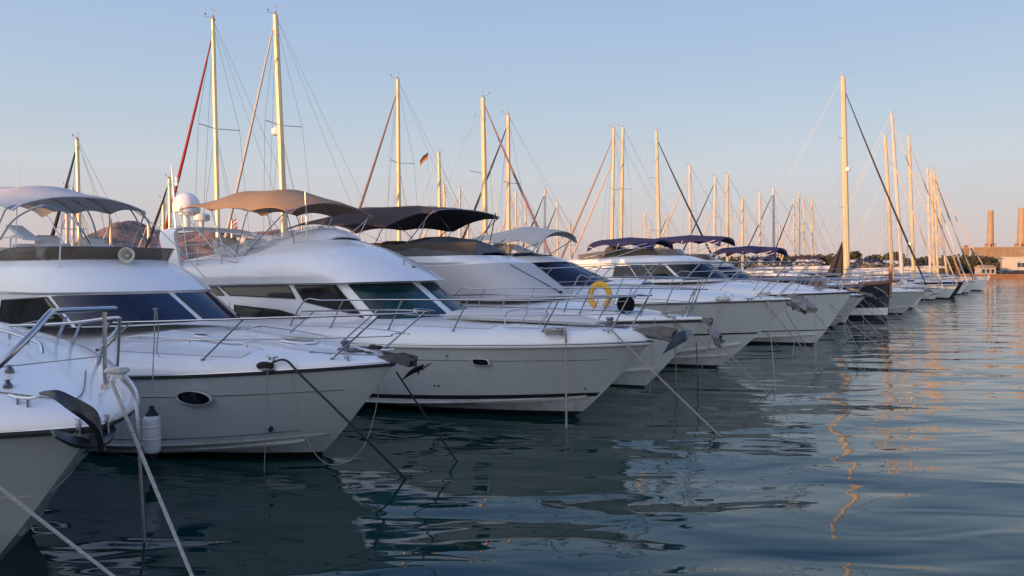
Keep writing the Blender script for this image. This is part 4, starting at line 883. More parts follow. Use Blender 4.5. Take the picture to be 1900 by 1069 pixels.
# ================================================================ B4
def boat4():
    B=Boat('motor_yacht','white flybridge yacht with brown-black bimini and covered windscreen, fourth bow from the left','yacht',(1195,718),-34,ov=1.6,hb=1.78,hm=1.5,L=14.5,B=2.05,p=2.1,q=.9,tb=.5,zc0=.55,fl=1.2,cf=.84,
      dh=[(-12,.65),(-4,.6),(-2,.5),(0,.25),(1,.1),(1.6,.04)],n=2.6)
    B.hull('hull',boot=.04); B.deck('gel'); B.rub('rubber',.035,-.02); B.rub('gel',.03,.03,name='toe_rail')
    B.strip('spray_rail','gel',lambda t:B.zc(t)-.03,.06,.02,.6,off=.035,th=.07)
    B.strip('topside_crease','dsteel',lambda t:B.zc(t)+.16,.008,.05,1,off=.003)
    for sg in (-1,1): nonslip(B,-3.6,-1.0,.72,.86,sg); nonslip(B,-.9,.7,.3,.7,sg)
    R=[dict(xf=-2.35,hw=1.5,nl=1.5,zf=2.2,zn=-.05,zb=2.1,xb=-12.5,e=2.4),
       dict(xf=-3.8,hw=1.4,nl=1.3,zf=3.18,zn=-.05,zb=3.1,xb=-12.5,e=2.4),
       dict(xf=-3.9,hw=1.45,nl=1.4,zf=3.24,zn=-.05,zb=3.16,xb=-12.5,e=2.4),
       dict(xf=-4.5,hw=1.4,nl=1.4,zf=3.40,zn=-.03,zb=3.36,xb=-12.5,e=2.5)]
    c=B.cabin(R)
    c.pane([(-.62,.05),(.44,.05),(.44,.97),(-.62,.97)],'cgrey','windscreen_cover',off=.03,nu=26,nv=6)
    for sg in (-1,1): c.pane([(sg*.64,.25),(sg*.86,.3),(sg*.84,.9),(sg*.64,.92)],'glassk',frame='rubber')
    q=MB()
    for u in (-.5,-.1,.3): q.tube([c.S(u,.98)+c.N(u,.9)*.04,c.S(u,.06)+c.N(u,.1)*.04],.008,5)
    q.build('cover_strap','rubber',B.root)
    for u in (-.12,.18):
        a=c.S(u,.9)+c.N(u,.8)*.06; b=c.S(u+.12,.12)+c.N(u+.1,.2)*.08; q=MB(); q.tube([a,b],.014,5); q.box(b,(.09,.08,.07)); q.build('wiper','rubber',B.root)
    # covered flybridge console
    mb=MB(); g=[]
    for i in range(15):
        f=i/14; x=lerp(-4.75,-9.3,f); z=interp(f,[(0,.12),(.08,.36),(.25,.50),(.45,.58),(.6,.42),(.8,.46),(1,.3)]); wd=lerp(.75,1.35,min(1,f*2)**.6)
        g.append([V((x+.12*abs(s_),wd*s_,3.36+z*(1-abs(s_)**4)*(1+.12*math.sin(i*2.1+s_*5)))) for s_ in [-1,-.95,-.8,-.5,-.2,.1,.4,.7,.92,1]])
    mb.sheet(g,.03); mb.build('flybridge_cover','cdark',B.root)
    for side in (-1,1): MB().sheet([[V((-4.8,side*.9,3.36)),V((-9.5,side*1.4,3.36))],[V((-4.6,side*.98,3.76)),V((-9.5,side*1.47,3.72))]],.01).build('flybridge_screen','smoke',B.root)
    bm=[(-5.6,4.66,.12),(-7.5,4.24,.70),(-9.6,4.36,.62),(-11.7,4.36,.22)]
    bimini(B,-5.6,-11.8,1.6,0,.13,bm,'cbrown',[(-7.2,3.3),(-8.2,3.4),(-8.4,3.4),(-9.0,3.4)],sag=.02,drop=.04,heel=.0,tw=.88)
    for a,b in (((920,395),(880,470)),((920,395),(905,470)),((797,383),(770,470)),((838,420),(780,470))):
        MB().tube([B.Y(*a,.6),B.Y(*b,.3)],.015,6).build('canopy_strut','steel' if a[0]<900 else 'rubber',B.root)
    q=MB(); q.box(B.Y(700,462,-1.2),(.5,.3,.35),bev=.05); q.build('storage_box','wood',B.root)
    B.rails(1.35,-4.8,.68,.62,st=(1.1,.2,-1.2,-2.6,-4.0),lean=.3,inset=.15,nose=-.1,noz=.0,r=.016)
    B.rails(1.35,-1.5,.95,.9,st=(1.2,),lean=.3,inset=.17,nose=-.15,noz=0,r=.015,mid=False)
    cleat(B,(.9,-.45,B.dkz(.9,-.45)),-.3,1.1); cleat(B,(.9,.45,B.dkz(.9,.45)),.3,1.1)
    coil(B.dk(.75,-.5)+V((0,0,.05)),'rope',5,.12,.022,B.root); coil(B.dk(.75,.5)+V((0,0,.05)),'rope',4,.12,.022,B.root)
    # low fender baskets
    q=MB()
    for k in range(5):
        x=lerp(-.1,-1.2,k/4); p=B.edge(x,-1,0,.2); q.tube([p+V((0,0,.02)),p+V((.2,.02,.42))],.008,5)
    for z in (.18,.42): q.tube([B.edge(-.1,-1,z,.2)+V((z*.45,0,0)),B.edge(-1.2,-1,z,.2)+V((z*.45,0,0))],.008,5)
    q.build('fender_rack','steel',B.root)
    # wrapped anchor
    q=MB(); g=[]
    for i in range(9):
        f=i/8; x=lerp(1.62,1.98,f); z=lerp(1.74,1.30,f); r=.05+.15*f*(1 if f<.8 else .8)
        g.append([V((x+.04*math.sin(j*2.7+i),r*(1+.4*math.sin(j*2.9+i*1.7))*math.cos(2*PI*j/12),z+r*.9*(1+.4*math.sin(j*3.7+i))*math.sin(2*PI*j/12)-.05)) for j in range(12)])
    q.grid(g,closed=True); q.build('wrapped_anchor','cover',B.root)
    q=MB(); q.sheet([[V((1.5,0,1.78)),V((1.2,0,1.2))],[V((2.0,.02,1.35)),V((1.9,.02,1.25))]],.02); 
    roller(B,(1.6,0,1.74),'dsteel',l=.4,w_=.08)
    return B
B4=boat4()
p=B4.W(B4.Y(1113,549,-.72)); e=empty('life_ring',p,math.radians(-34)); tag(e,'yellow horseshoe life ring hung on the bow rail of the fourth yacht','life ring')
mb=MB(); pts=[V((.27*math.sin(a)*1.0,0,.29*math.cos(a))) for a in [PI*(-.86)+PI*1.72*i/24 for i in range(25)]]
g=[]
for i,q in enumerate(pts):
    n_=q.normalized(); g.append([q+n_*(.085*math.cos(b))+V((0,.05*math.sin(b),0)) for b in [2*PI*j/12 for j in range(12)]])
mb.grid(g,closed=True); n=len(mb.v); mb.f+=[tuple(range(12))[::-1],tuple(range(n-12,n))]; mb.m+=[0,0]; mb.build('foam_ring','yellow',e); q=MB(); q.tube([V((-.2,-.06,.30)),V((-.05,-.07,.1)),V((0,-.07,-.2))],.008,5); q.build('strap','cgrey',e)
p=B4.W(B4.Y(1161,565,-.85)); e=empty('mooring_ball',p,math.radians(-34)); tag(e,'flat black round disc hanging on the bow rail beside the yellow life ring','disc')
mb=MB(); mb.lathe([(.001,-.03),(.20,-.03),(.235,-.02),(.235,.02),(.20,.03),(0,.03)],R=Matrix.Rotation(PI/2,3,'X')@Matrix.Identity(3),n=28); mb.build('disc_face',mat('matt_black',(.008,.008,.010),.9,spec=.1),e); e.name='black_disc'
# ================================================================ C: long hull with dark wraparound glass
def boatC():
    B=Boat('motor_yacht','white sports yacht with dark wraparound glass and a cream cockpit canopy, fifth bow','yacht',(1330,682),-34,ov=2.32,hb=2.14,hm=1.75,L=16,B=2.2,p=2.0,q=.95,tb=.5,zc0=.85,fl=1.1,cf=.8,
      dh=[(-12,.6),(-4,.6),(-2.9,.62),(-1,.45),(1,.18),(2,.05),(2.3,.02)],n=2.4)
    B.hull('hull',boot=.07); B.deck('gel'); B.rub('gel',.03,.02); B.rub('dsteel',.02,-.03,name='rub_rail_insert')
    B.strip('boot_stripe','black',lambda t:lerp(1.12,.80,min(1,t*2)),.05,.005,1,off=.004)
    B.strip('spray_rail','gel',lambda t:B.zc(t)-.03,.07,.02,.7,off=.04,th=.08)
    B.strip('spray_rail','gel',lambda t:lerp(.42,.1,min(1,t*2.5)),.05,.02,.4,off=.04,th=.08)
    R=[dict(xf=-3.45,hw=1.6,nl=2.6,zf=2.45,zn=-.1,zb=2.3,xb=-13,e=2.2),
       dict(xf=-5.3,hw=1.45,nl=2.2,zf=3.25,zn=-.1,zb=3.1,xb=-13,e=2.2),
       dict(xf=-5.7,hw=1.35,nl=2.1,zf=3.42,zn=-.1,zb=3.25,xb=-13,e=2.2),
       dict(xf=-6.6,hw=1.1,nl=1.7,zf=3.58,zn=-.1,zb=3.4,xb=-13,e=2.2)]
    c=B.cabin(R)
    c.pane([(-.44,.05),(-.01,.05),(-.01,.98),(-.44,.98)],'glassb',frame='rubber',nu=18); c.pane([(.01,.05),(.44,.05),(.44,.98),(.01,.98)],'glassb',nu=18)
    for sg in (-1,1): c.pane([(sg*.445,.05),(sg*.62,.22),(sg*.66,1.5),(sg*.445,1.3)],'glassb',frame='rubber'); c.pane([(sg*.63,.25),(sg*.84,.75),(sg*.84,1.7),(sg*.665,1.5)],'glassb')
    c.pane([(-.3,2.35),(.3,2.35),(.3,2.85),(-.3,2.85)],'glassb','roof_panel')
    for u in (-.1,.12):
        a=c.S(u,.06)+c.N(u,.1)*.04; b=c.S(u-.1,.5)+c.N(u-.1,.5)*.04; q=MB(); q.tube([a,b],.014,5); q.box(a,(.09,.08,.07)); q.build('wiper','rubber',B.root)
    bimini(B,-5.6,-9.2,1.35,0,.34,[(-5.7,4.0),(-7.0,4.16),(-9.1,3.85)],'cbeige',[(-7.2,3.3),(-7.8,3.3),(-8.4,3.3)],sag=.02,drop=.14)
    # white hardtop arch legs
    for side in (-1,1):
        g=[[V((-8.3,side*1.5,3.95)),V((-8.9,side*1.5,3.95))],[V((-7.4,side*1.52,3.6)),V((-7.9,side*1.52,3.5))],[V((-6.2,side*1.55,3.25)),V((-7.0,side*1.55,3.1))]]; MB().sheet(g,.08).build('arch_leg','gel',B.root)
    mb=MB(); g=[]
    for i in range(9):
        f=i/8; x=lerp(-2.3,-3.5,f); g.append([V((x,s_*.85*(.6+.4*f),2.52+.15*math.sin(PI*(.15+.8*f))*(1-abs(s_)**4))) for s_ in (-1,-.9,-.6,0,.6,.9,1)])
    mb.sheet(g,.03); mb.build('skylight_hood','gel',B.root)
    B.rails(2.05,-6.5,1.02,.92,st=(1.8,1.3,-.4,-2.1,-3.9,-5.6),lean=.95,inset=.18,nose=-.05,noz=.05,r=.017,ends=True)
    cleat(B,(1.2,-.7,B.dkz(1.2,-.7)),-.4,1.3); coil(B.dk(.5,-1.05)+V((0,0,.05)),'ropew',5,.15,.028,B.root); coil(B.dk(1.5,-.5)+V((0,0,.05)),'ropew',5,.13,.028,B.root)
    q=MB(); g=[]
    for i in range(10):
        f=i/9; x=lerp(2.1,2.9,f); z=lerp(2.12,1.85,f); r=.13*math.sin(PI*lerp(.2,.96,f))+.02
        g.append([V((x+.05*math.sin(j*2.3+i),r*(1+.35*math.sin(j*2.9+i*1.3))*math.cos(2*PI*j/12),z+r*1.5*(1+.3*math.sin(j*3.3+i*1.9))*math.sin(2*PI*j/12))) for j in range(12)])
    q.grid(g,closed=True); q.build('wrapped_anchor','cover',B.root); roller(B,(2.3,0,2.16),'dsteel',l=.5,w_=.1)
    return B
BC=boatC()
# ================================================================ generic motor yachts further along the row
def cruiser(label,stem,hb=2.0,hm=1.6,ov=1.5,L=13,B_=1.95,win='glassd',fly=True,bim=None,ang=-34,group='motor yachts moored along the pier',stripe='black',railh=.75,zc0=.6,wsx=-3.2,roofz=3.2,world=None,arch=False,hullm='hull',ws2=-4.4,hard=False,anch=True,lite=False,curve=2.3,wsc=1):
    B=Boat('motor_yacht',label,'yacht',stem,ang,group,world,ov=ov,hb=hb,hm=hm,L=L,B=B_,p=2.1,q=.9,tb=.5,zc0=zc0,fl=1.25,dh=[(-L+3,.6),(wsx,.6),(wsx+1.8,.42),(ov-1.2,.15),(ov,.03)],n=2.6)
    B.hull(hullm,boot=.08); B.deck('gel'); B.rub('rubber' if stripe else 'gel',.03,-.01)
    if stripe: B.strip('boot_stripe',stripe,lambda t:lerp(.62,.36,min(1,t*2)),.04,.005,1,off=.004)
    B.strip('spray_rail','gel',lambda t:B.zc(t)-.02,.06,.02,.6,off=.035,th=.07)
    zb=hm+.5; rz=roofz
    R=[dict(xf=wsx,hw=B_*.74,nl=curve*.8,zf=hb+.42,zn=-.08,zb=zb,xb=-L+3,e=2.3),dict(xf=ws2,hw=B_*.69,nl=curve*.7,zf=rz-.12,zn=-.05,zb=rz-.25,xb=-L+3,e=2.3),
       dict(xf=ws2+.05,hw=B_*.74,nl=curve*.75,zf=rz-.06,zn=-.05,zb=rz-.2,xb=-L+3,e=2.4),dict(xf=ws2-.5,hw=B_*.68,nl=curve*.7,zf=rz+.12,zn=-.04,zb=rz-.05,xb=-L+3,e=2.4),dict(xf=ws2-1.3,hw=B_*.55,nl=curve*.55,zf=rz+.24,zn=-.04,zb=rz,xb=-L+3,e=2.4)]
    c=B.cabin(R,ns=32)
    c.pane([(-.44,.1),(-.02,.1),(-.02,.93),(-.44,.93)],win,frame='rubber'); c.pane([(.02,.1),(.44,.1),(.44,.93),(.02,.93)],win)
    for sg in (-1,) if lite else (-1,1):
        U=lambda u_:sg*(.47+(u_-.47)*wsc); c.pane([(U(.47),.2),(U(.60),.2),(U(.60),.92),(U(.47),.92)],win,frame='rubber'); c.pane([(U(.61),.22),(U(.69),.25),(U(.69),.92),(U(.61),.92)],win,frame='rubber'); c.pane([(U(.70),.25),(U(.84),.3),(U(.79),.9),(U(.70),.92)],win)
    if fly:
        S0=dict(xf=ws2-.9,hw=B_*.55,nl=1.3,zf=rz+.15,zb=rz+.0,xb=-L+4,e=2.8,tp=1.1); S1=dict(xf=ws2-1.25,hw=B_*.6,nl=1.3,zf=rz+.48,zn=.02,zb=rz+.25,xb=-L+4,e=2.8,tp=1.1)
        cs=Cab(B,[S0,S1],30); g=[[cs.S(lerp(-1,1,i/40),j/2) for i in range(41)] for j in range(3)]; MB().sheet(g,.01).build('flybridge_screen','smoke',B.root)
        mb=MB(); mb.box((ws2-3,0,rz+.25),(1.0,1.8,.5),bev=.12); mb.box((ws2-4.2,0,rz+.3),(.5,1.6,.6),bev=.12); mb.build('helm_console','cdark',B.root)
    if bim:
        m,x0,x1,z0=bim; bimini(B,x0,x1,B_*.62,0,.26,[(x0-.1,z0-.05),((x0+x1)/2,z0+.06),(x1+.1,z0-.04)],m,[((x0+x1)/2-.3,rz+.1)]*3,fr='alu',sag=.01,drop=.18,heel=.03)
        for sg in (-1,1): MB().tube([V((x0-.2,sg*B_*.68,z0)),V(((x0+x1)/2-1.6,sg*B_*.7,rz+.1))],.014,5).build('canopy_strut','alu',B.root)
    if arch:
        pts=[V((-L+5.5,-B_*.8,rz-.3)),V((-L+4.8,-B_*.76,rz+.6)),V((-L+4.6,0,rz+.9)),V((-L+4.8,B_*.76,rz+.6)),V((-L+5.5,B_*.8,rz-.3))]
        MB().tube(cat(pts,5),.10,6,flat=1.8).build('radar_arch','gel',B.root); dome(B,(-L+4.6,-.3,rz+1.15),.22)
    B.rails(ov-.35,wsx-2,railh,railh*.9,st=(ov-.5,ov-1.9,ov-3.4,wsx-.6),lean=.45,inset=.15,nose=-.1,r=.016,mid=True)
    cleat(B,(ov-1.1,-.55,B.dkz(ov-1.1,-.55)),-.4,1.2)
    coil(B.dk(ov-1.2,-.6)+V((0,0,.05)),'rope',4,.12,.024,B.root)
    if anch:
        q=MB(); anchor_mesh(q,(ov+.1,0,hb+.02),sc=.9,pitch=.25); q.build('anchor','dsteel',B.root); roller(B,(ov+.05,0,hb+.0),'dsteel',l=.5,w_=.09)
    hatch(B,wsx+2.0,0,.3,.25)
    return B
BD=cruiser('white yacht with navy bimini over its flybridge and square saloon windows, sixth bow',(1510,640),hb=2.12,hm=1.75,ov=1.42,L=14,win='glassd',bim=('cnavy',-6.4,-9.6,4.12),wsx=-3.4,ws2=-4.5,roofz=3.42,railh=.85,zc0=.5,anch=False,wsc=.75)
BE0=cruiser('white yacht with the widest navy bimini, mostly hidden behind the sixth bow',(1522,617),hb=2.0,hm=1.7,ov=1.4,L=14,win='glassb',bim=('cnavy',-4.5,-8.4,4.45),wsx=-3.2,ws2=-4.3,roofz=3.3,arch=True,lite=True)
BE=cruiser('slim white cruiser with dark gunwale line, bow just left of the dark classic hull',(1545,608),hb=1.7,hm=1.5,ov=1.6,L=12,win='glassd',bim=('cnavy',-2.6,-6.0,3.95),wsx=-3.2,ws2=-4.6,roofz=2.9,lite=True)
BE2=cruiser('low white sports cruiser with dark windscreen tucked between the small bow and the classic hull',None,world=atz(1568,601,0),hb=1.6,hm=1.4,ov=.6,L=12,win='glassb',fly=False,wsx=-3.6,ws2=-5.6,roofz=2.6,lite=True,arch=True,anch=False)
BG=cruiser('white cruiser whose grey shaded bow meets the plumb stem of the dark classic hull',(1672,583),hb=1.58,hm=1.45,ov=1.5,L=12,win='glassd',fly=False,wsx=-4.2,ws2=-5.6,roofz=2.5,stripe=None,lite=True)
# ================================================================ dark classic hull with wooden bowsprit
def classic():
    B=Boat('classic_yacht','dark navy classic yacht with white bottom band, wooden rail, tall stem post and bowsprit','yacht',(1647,595),-31,None,ov=.12,hb=2.15,hm=1.5,L=15,B=2.2,p=1.9,q=.95,tb=.5,zc0=.75,fl=.9,cf=.9,zcm=.3,dh=[(-12,.2),(.1,.05)],n=3)
    B.hull('navyhull',boot=.05); B.deck('wood'); B.rub('wood',.08,.05)
    B.strip('white_band','gel',lambda t:lerp(.55,.35,min(1,t*2)),.42,.002,1,off=.012)
    mb=MB(); mb.box((.13,0,1.9),(.14,.2,.8)); mb.box((.13,0,2.8),(.2,.24,.95),bev=.05); mb.build('stem_post','wood',B.root)
    mb=MB(); g=[]
    q=MB(); q.tube([V((-1.6,-.1,2.15)),V((.6,0,2.35))],[.10,.07],8); q.build('bowsprit','wood',B.root)
    mb.box((-6,0,2.2),(5,2.2,.8),bev=.15); mb.build('deckhouse','wood',B.root)
    for x in (-4.4,-5.6,-6.8,-8): q=MB(); q.box((x,-1.105,2.3),(.8,.05,.35)); q.build('window','windark',B.root)
    B.rails(-.2,-9,.75,.7,st=(-.4,-1.5,-2.6,-3.8,-5,-6.4),lean=.1,inset=.1,nose=.1,r=.018,mid=True)
    q=MB(); anchor_mesh(q,(-.3,-.55,1.75),sc=1.0,pitch=.5); q.build('anchor','dsteel',B.root)
    return B
CL=classic()
# ================================================================ sailing boats
def sailboat(label,top,bpx,Y,head=1,furl='csand',L=11,mm='mast',hullm='hull',spr=2,radar=0,sailcover='cnavy',group='sailing yachts with bare masts',lite=False,furlpx=None,mr=.11,wl=None,hb=1.35,bz=1.5,gen=True,flag=None,cabin=True,arcs=None,backx=None,ftop=.93,bow=None,windgen=False):
    """top: pixel of masthead; bpx: pixel x of the mast foot at deck; Y: depth of the mast"""
    rb=ray(bpx,500); bw=CAM+rb*(Y/rb.y); tw=atY(top[0],top[1],Y)
    ang=-34 if head>0 else 146; a=math.radians(ang); av=V((math.cos(a),math.sin(a),0)); xm=-.40*L if bow is None else bow
    o=V((bw.x,bw.y,0))-av*xm
    B=Boat('sailing_yacht',label,'sailing yacht',None,ang,group,o,ov=.9,hb=hb,hm=hb-.3,L=L+.9,B=L*.15,p=1.8,q=1,tb=.55,zc0=.35,fl=.9,cf=.8,dh=[(-L,.1),(.9,.03)],n=3)
    if not lite:
        B.hull(hullm,boot=.12); B.deck('gel')
        B.strip('sheer_stripe','navyp',lambda t:B.zs(t)-.14,.05,.01,1,off=.004)
    else: B.hull(hullm,boot=.12); B.deck('gel')
    T=B.loc(tw); D=hb-.15; rr=random.Random(int(top[0])); sailcover=rr.choice(['cwhite','cbeige','cnavy','csand','cgrey','cwhite']) if Y>45 else sailcover
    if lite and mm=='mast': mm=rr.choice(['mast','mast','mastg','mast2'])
    F0=V((xm,0,hb+.2)); Ht=T.z
    def on(f): return lerp(F0,T,f)
    # coachroof
    if cabin:
        mb=MB(); g=[]
        for i in range(11):
            f=i/10; x=lerp(xm+1.6,-L*.72,f); h=.42*math.sin(PI*min(.5,f*1.2+.02)); wd=L*.095*(.55+.45*min(1,f*2.5))
            g.append([V((x,wd*s_,D+.02+h*(1-abs(s_)**5))) for s_ in (-1,-.97,-.85,-.5,0,.5,.85,.97,1)])
        mb.sheet(g,.03); cb_=mb.build('coachroof','gel',B.root)
        for k in range(3):
            x=xm+.2-k*1.1; q=MB(); q.sheet([[V((x,-L*.097,D+.13)),V((x-.75,-L*.0985,D+.13))],[V((x,-L*.094,D+.29)),V((x-.75,-L*.095,D+.29))]],.02); q.build('window','windark',cb_)
        # sprayhood over the cockpit
        g=[]
        for i in range(6):
            f=i/5; x=lerp(-L*.60,-L*.74,f); h=.55*math.sin(PI*.5*min(1,f*1.5+.15)); g.append([V((x,L*.105*s_,D+.25+h*(1-abs(s_)**3))) for s_ in (-1,-.9,-.6,-.2,.2,.6,.9,1)])
        MB().sheet(g,.02).build('sprayhood',sailcover,B.root)
    # mast
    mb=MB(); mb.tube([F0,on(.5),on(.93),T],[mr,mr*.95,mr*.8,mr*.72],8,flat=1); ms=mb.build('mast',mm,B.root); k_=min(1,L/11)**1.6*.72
    for k in range(spr):
        q=MB(); f=(k+1)/(spr+1)+(.12 if spr==1 else .03); p=on(f); w_=L*.085*(1-.25*k)
        q.tube([p+V((-.25,-w_,.05)),p,p+V((-.25,w_,.05))],.028,5,flat=.5); q.build('spreader','dsteel',ms)
    # masthead: wind vane, anemometer, aerial
    q=MB(); q.tube([T,T+V((0,0,.22*k_))],.05*k_,6); q.tube([T+V((0,0,.1)),T+V((.5,.1,.22))*k_,T+V((.55,.1,.38))*k_] if 0 else [T+V((0,0,.1))*k_,T+V((.5,.1,.22))*k_,T+V((.55,.1,.38))*k_],.014*k_,4); q.lathe([(.06*k_,-.02),(.07*k_,.02),(.02*k_,.04)],T+V((.55,.1,.38))*k_,n=6)
    q.tube([T+V((-.1,0,.0)),T+V((-.1,0,.55))*k_],.009*k_,4); q.tube([T+V((-.32,0,.5))*k_,T+V((.12,0,.5))*k_],.011*k_,4); q.box(T+V((-.28,0,.5))*k_,(.12*k_,.01,.09*k_)); q.box(T+V((.02,0,-.02)),(.28*k_,.10,.09)); q.build('masthead_fittings','wire',ms)
    if radar: 
        p=on(radar)+V((.22,0,0)); q=MB(); q.lathe([(.17,-.15),(.22,-.1),(.22,.1),(.14,.17)],p,n=12); q.build('radar_dome','gel',ms)
    # standing rigging
    bw_=L*.135; q=MB(); rw=.0075 if Y<70 else .009
    for sg in (-1,1):
        pr=on(.985)
        for k in range(spr-1,-1,-1):
            f=(k+1)/(spr+1)+(.12 if spr==1 else .03); p=on(f)+V((-.25,sg*L*.085*(1-.25*k),.05)); q.tube([pr,p],rw,3); pr=p
            q.tube([on(min(.99,f+.0)),V((xm-.3,sg*bw_,D))],rw,3) if k==0 else None
        q.tube([pr,V((xm-.35,sg*bw_,D))],rw,3)
        q.tube([T,on(.25) if 0 else V((-L*.98,sg*.6,D+.1))],rw,3)
    q.tube([on(.97),V((xm+1.4,0,D+.1))],rw,3); q.tube([on(.6),V((-L*.55,0,D+.9))],rw,3)
    q.build('rigging','wire',B.root)
    # furled headsail
    bowp=V((.75,0,hb+.15)); ft=on(ftop)+V((.12,0,0))
    if gen:
        q=MB(); r=.075; pts=[lerp(bowp,ft,i/10)-V((0,0,.18*4*(i/10)*(1-i/10))) for i in range(11)]; q.tube(pts,[.05,r,r*1.1,r*1.1,r,r*.95,r*.9,r*.8,r*.7,r*.55,.03],6); q.lathe([(.09,-.08),(.09,.06)],bowp,n=8); q.build('furled_headsail',furl,B.root)
    else: MB().tube([bowp,ft],.010,4).build('forestay','wire',B.root)
    # boom with sail cover
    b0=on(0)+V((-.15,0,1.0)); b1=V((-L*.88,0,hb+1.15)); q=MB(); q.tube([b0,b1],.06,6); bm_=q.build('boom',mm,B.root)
    q=MB(); q.tube([lerp(b0,b1,i/8)+V((0,0,.14)) for i in range(9)],[.10,.19,.18,.16,.15,.14,.12,.1,.05],8,flat=1.2); q.build('sail_cover',sailcover,bm_)
    # pulpit and guard rails
    q=MB()
    for sg in (-1,1):
        q.tube(cat([V((-1.0,sg*B.b(B.T(-1.0))*.95,D+.6)),V((.2,sg*B.b(B.T(.2))*.9,D+.75)),V((1.0,0,D+.8))],4),.016,5); q.tube([V((-.9,sg*B.b(B.T(-.9))*.95,D)),V((-.8,sg*B.b(B.T(-.9))*.95,D+.62))],.016,5); q.tube([V((.3,sg*.25,D)),V((.5,sg*.22,D+.75))],.016,5)
    q.build('pulpit','steel',B.root)
    if not lite:
        for sg in (-1,1):
            q=MB(); q.tube([V((x,sg*B.b(B.T(x))*.96,D+.6)) for x in (-1,-3,-5,-7,-L*.9)],.007,4); q.build('guard_wire','wire',B.root)
            for x in (-2.2,-4,-6,-8): q=MB(); q.tube([V((x,sg*B.b(B.T(x))*.96,D-.02)),V((x,sg*B.b(B.T(x))*.96,D+.61))],.013,5); q.build('stanchion','steel',B.root)
    if flag:
        p=V((-L*.6,-.9,Ht*.55)); q=MB(); q.sheet([[p,p+V((.0,0,.28))],[p+V((-.22,0,-.08)),p+V((-.22,0,.2))],[p+V((-.45,.04,-.05)),p+V((-.45,.04,.22))]],.006); q.build('courtesy_flag',flag,B.root)
    return B
S=sailboat
# nearest masts rising behind the first yachts (other side of the pier, bows away)
S('small sailboat with a dark furled headsail, mast behind the white bimini',(143,258),150,27,-1,'cblack',L=7.5,spr=1,mr=.075,group=None)
S('tiny sailboat mast showing just left of the radar arch of the tan-bimini yacht',(314,330),317,31,-1,'cblack',L=7,spr=1,mr=.07,lite=True,group=None)
S('sailing yacht with the long red furled headsail, tallest mast but one at the left',(395,36),407,31,-1,'cred',L=11,spr=1,mr=.095,group=None)
S('sailing yacht with the thick golden mast, small radar pod and pale furled headsail',(511,28),533,33,-1,'cgrey',L=11.5,spr=1,mr=.15,radar=.60,group=None,ftop=.97)
S('sailing yacht whose slim mast stands over the brown-black bimini, mauve-brown headsail',(738,148),741,40,-1,mat('mauve_sail_cloth',(.22,.13,.13),.8),L=11,spr=1,mr=.12,group=None)
S('sailing yacht with thick mast, round masthead reflector and pinkish headsail sloping right',(896,182),902,43,1,mat('pink_brown_sail_cloth',(.25,.16,.17),.8),L=11.5,spr=1,mr=.17,group=None,ftop=.96)
S('short bare mizzen mast with a small tricolour flag, left of the big dark-edged mast',(814,284),818,44,1,'csand',L=8,spr=1,mr=.13,gen=False,group=None)
S('sailing yacht with black furled headsail crossing the pinkish one, mast at the photo centre',(943,214),944,47,-1,'cblack',L=11.5,spr=1,mr=.14,radar=.30,group=None)
S('sailing yacht with twin-mast look, left one of the close pair right of centre',(1139,238),1134,58,-1,mat('rose_sail_cloth',(.33,.2,.17),.8),L=12,spr=1,mr=.14,group=None)
S('sailing yacht with small radar pod, right one of the close pair right of centre',(1156,237),1151,60,-1,'csand',L=12,spr=1,mr=.16,radar=.27,group=None)
S('sailing yacht with thick black headsail sloping right behind the widest navy bimini',(1218,243),1225,62,1,'cblack',L=12,spr=2,mr=.16,group=None)
S('sailing yacht mast rising above the left third of the widest navy bimini',(1280,307),1281,73,-1,'csand',L=11,spr=1,mr=.16,lite=True,group=None)
S('sailing yacht with black headsail, left of two masts over the widest navy bimini',(1327,328),1325,80,-1,'cblack',L=11,spr=1,mr=.17,lite=True,group=None)
S('sailing yacht, right of the two masts over the right end of the widest navy bimini',(1350,324),1350,82,-1,'csand',L=11,spr=1,mr=.17,lite=True,group=None)
S('sailing yacht with the shorter mast midway between two pairs of taller distant masts',(1378,367),1378,86,-1,'csand',L=9,spr=1,mr=.16,lite=True,group=None)
S('sailing yacht mast above the middle of the third navy bimini',(1410,358),1410,90,-1,'csand',L=11,spr=1,mr=.17,lite=True,group=None)
S('sailing yacht with black headsail above the right half of the third navy bimini',(1435,349),1436,92,-1,'cblack',L=11,spr=1,mr=.17,lite=True,group=None)
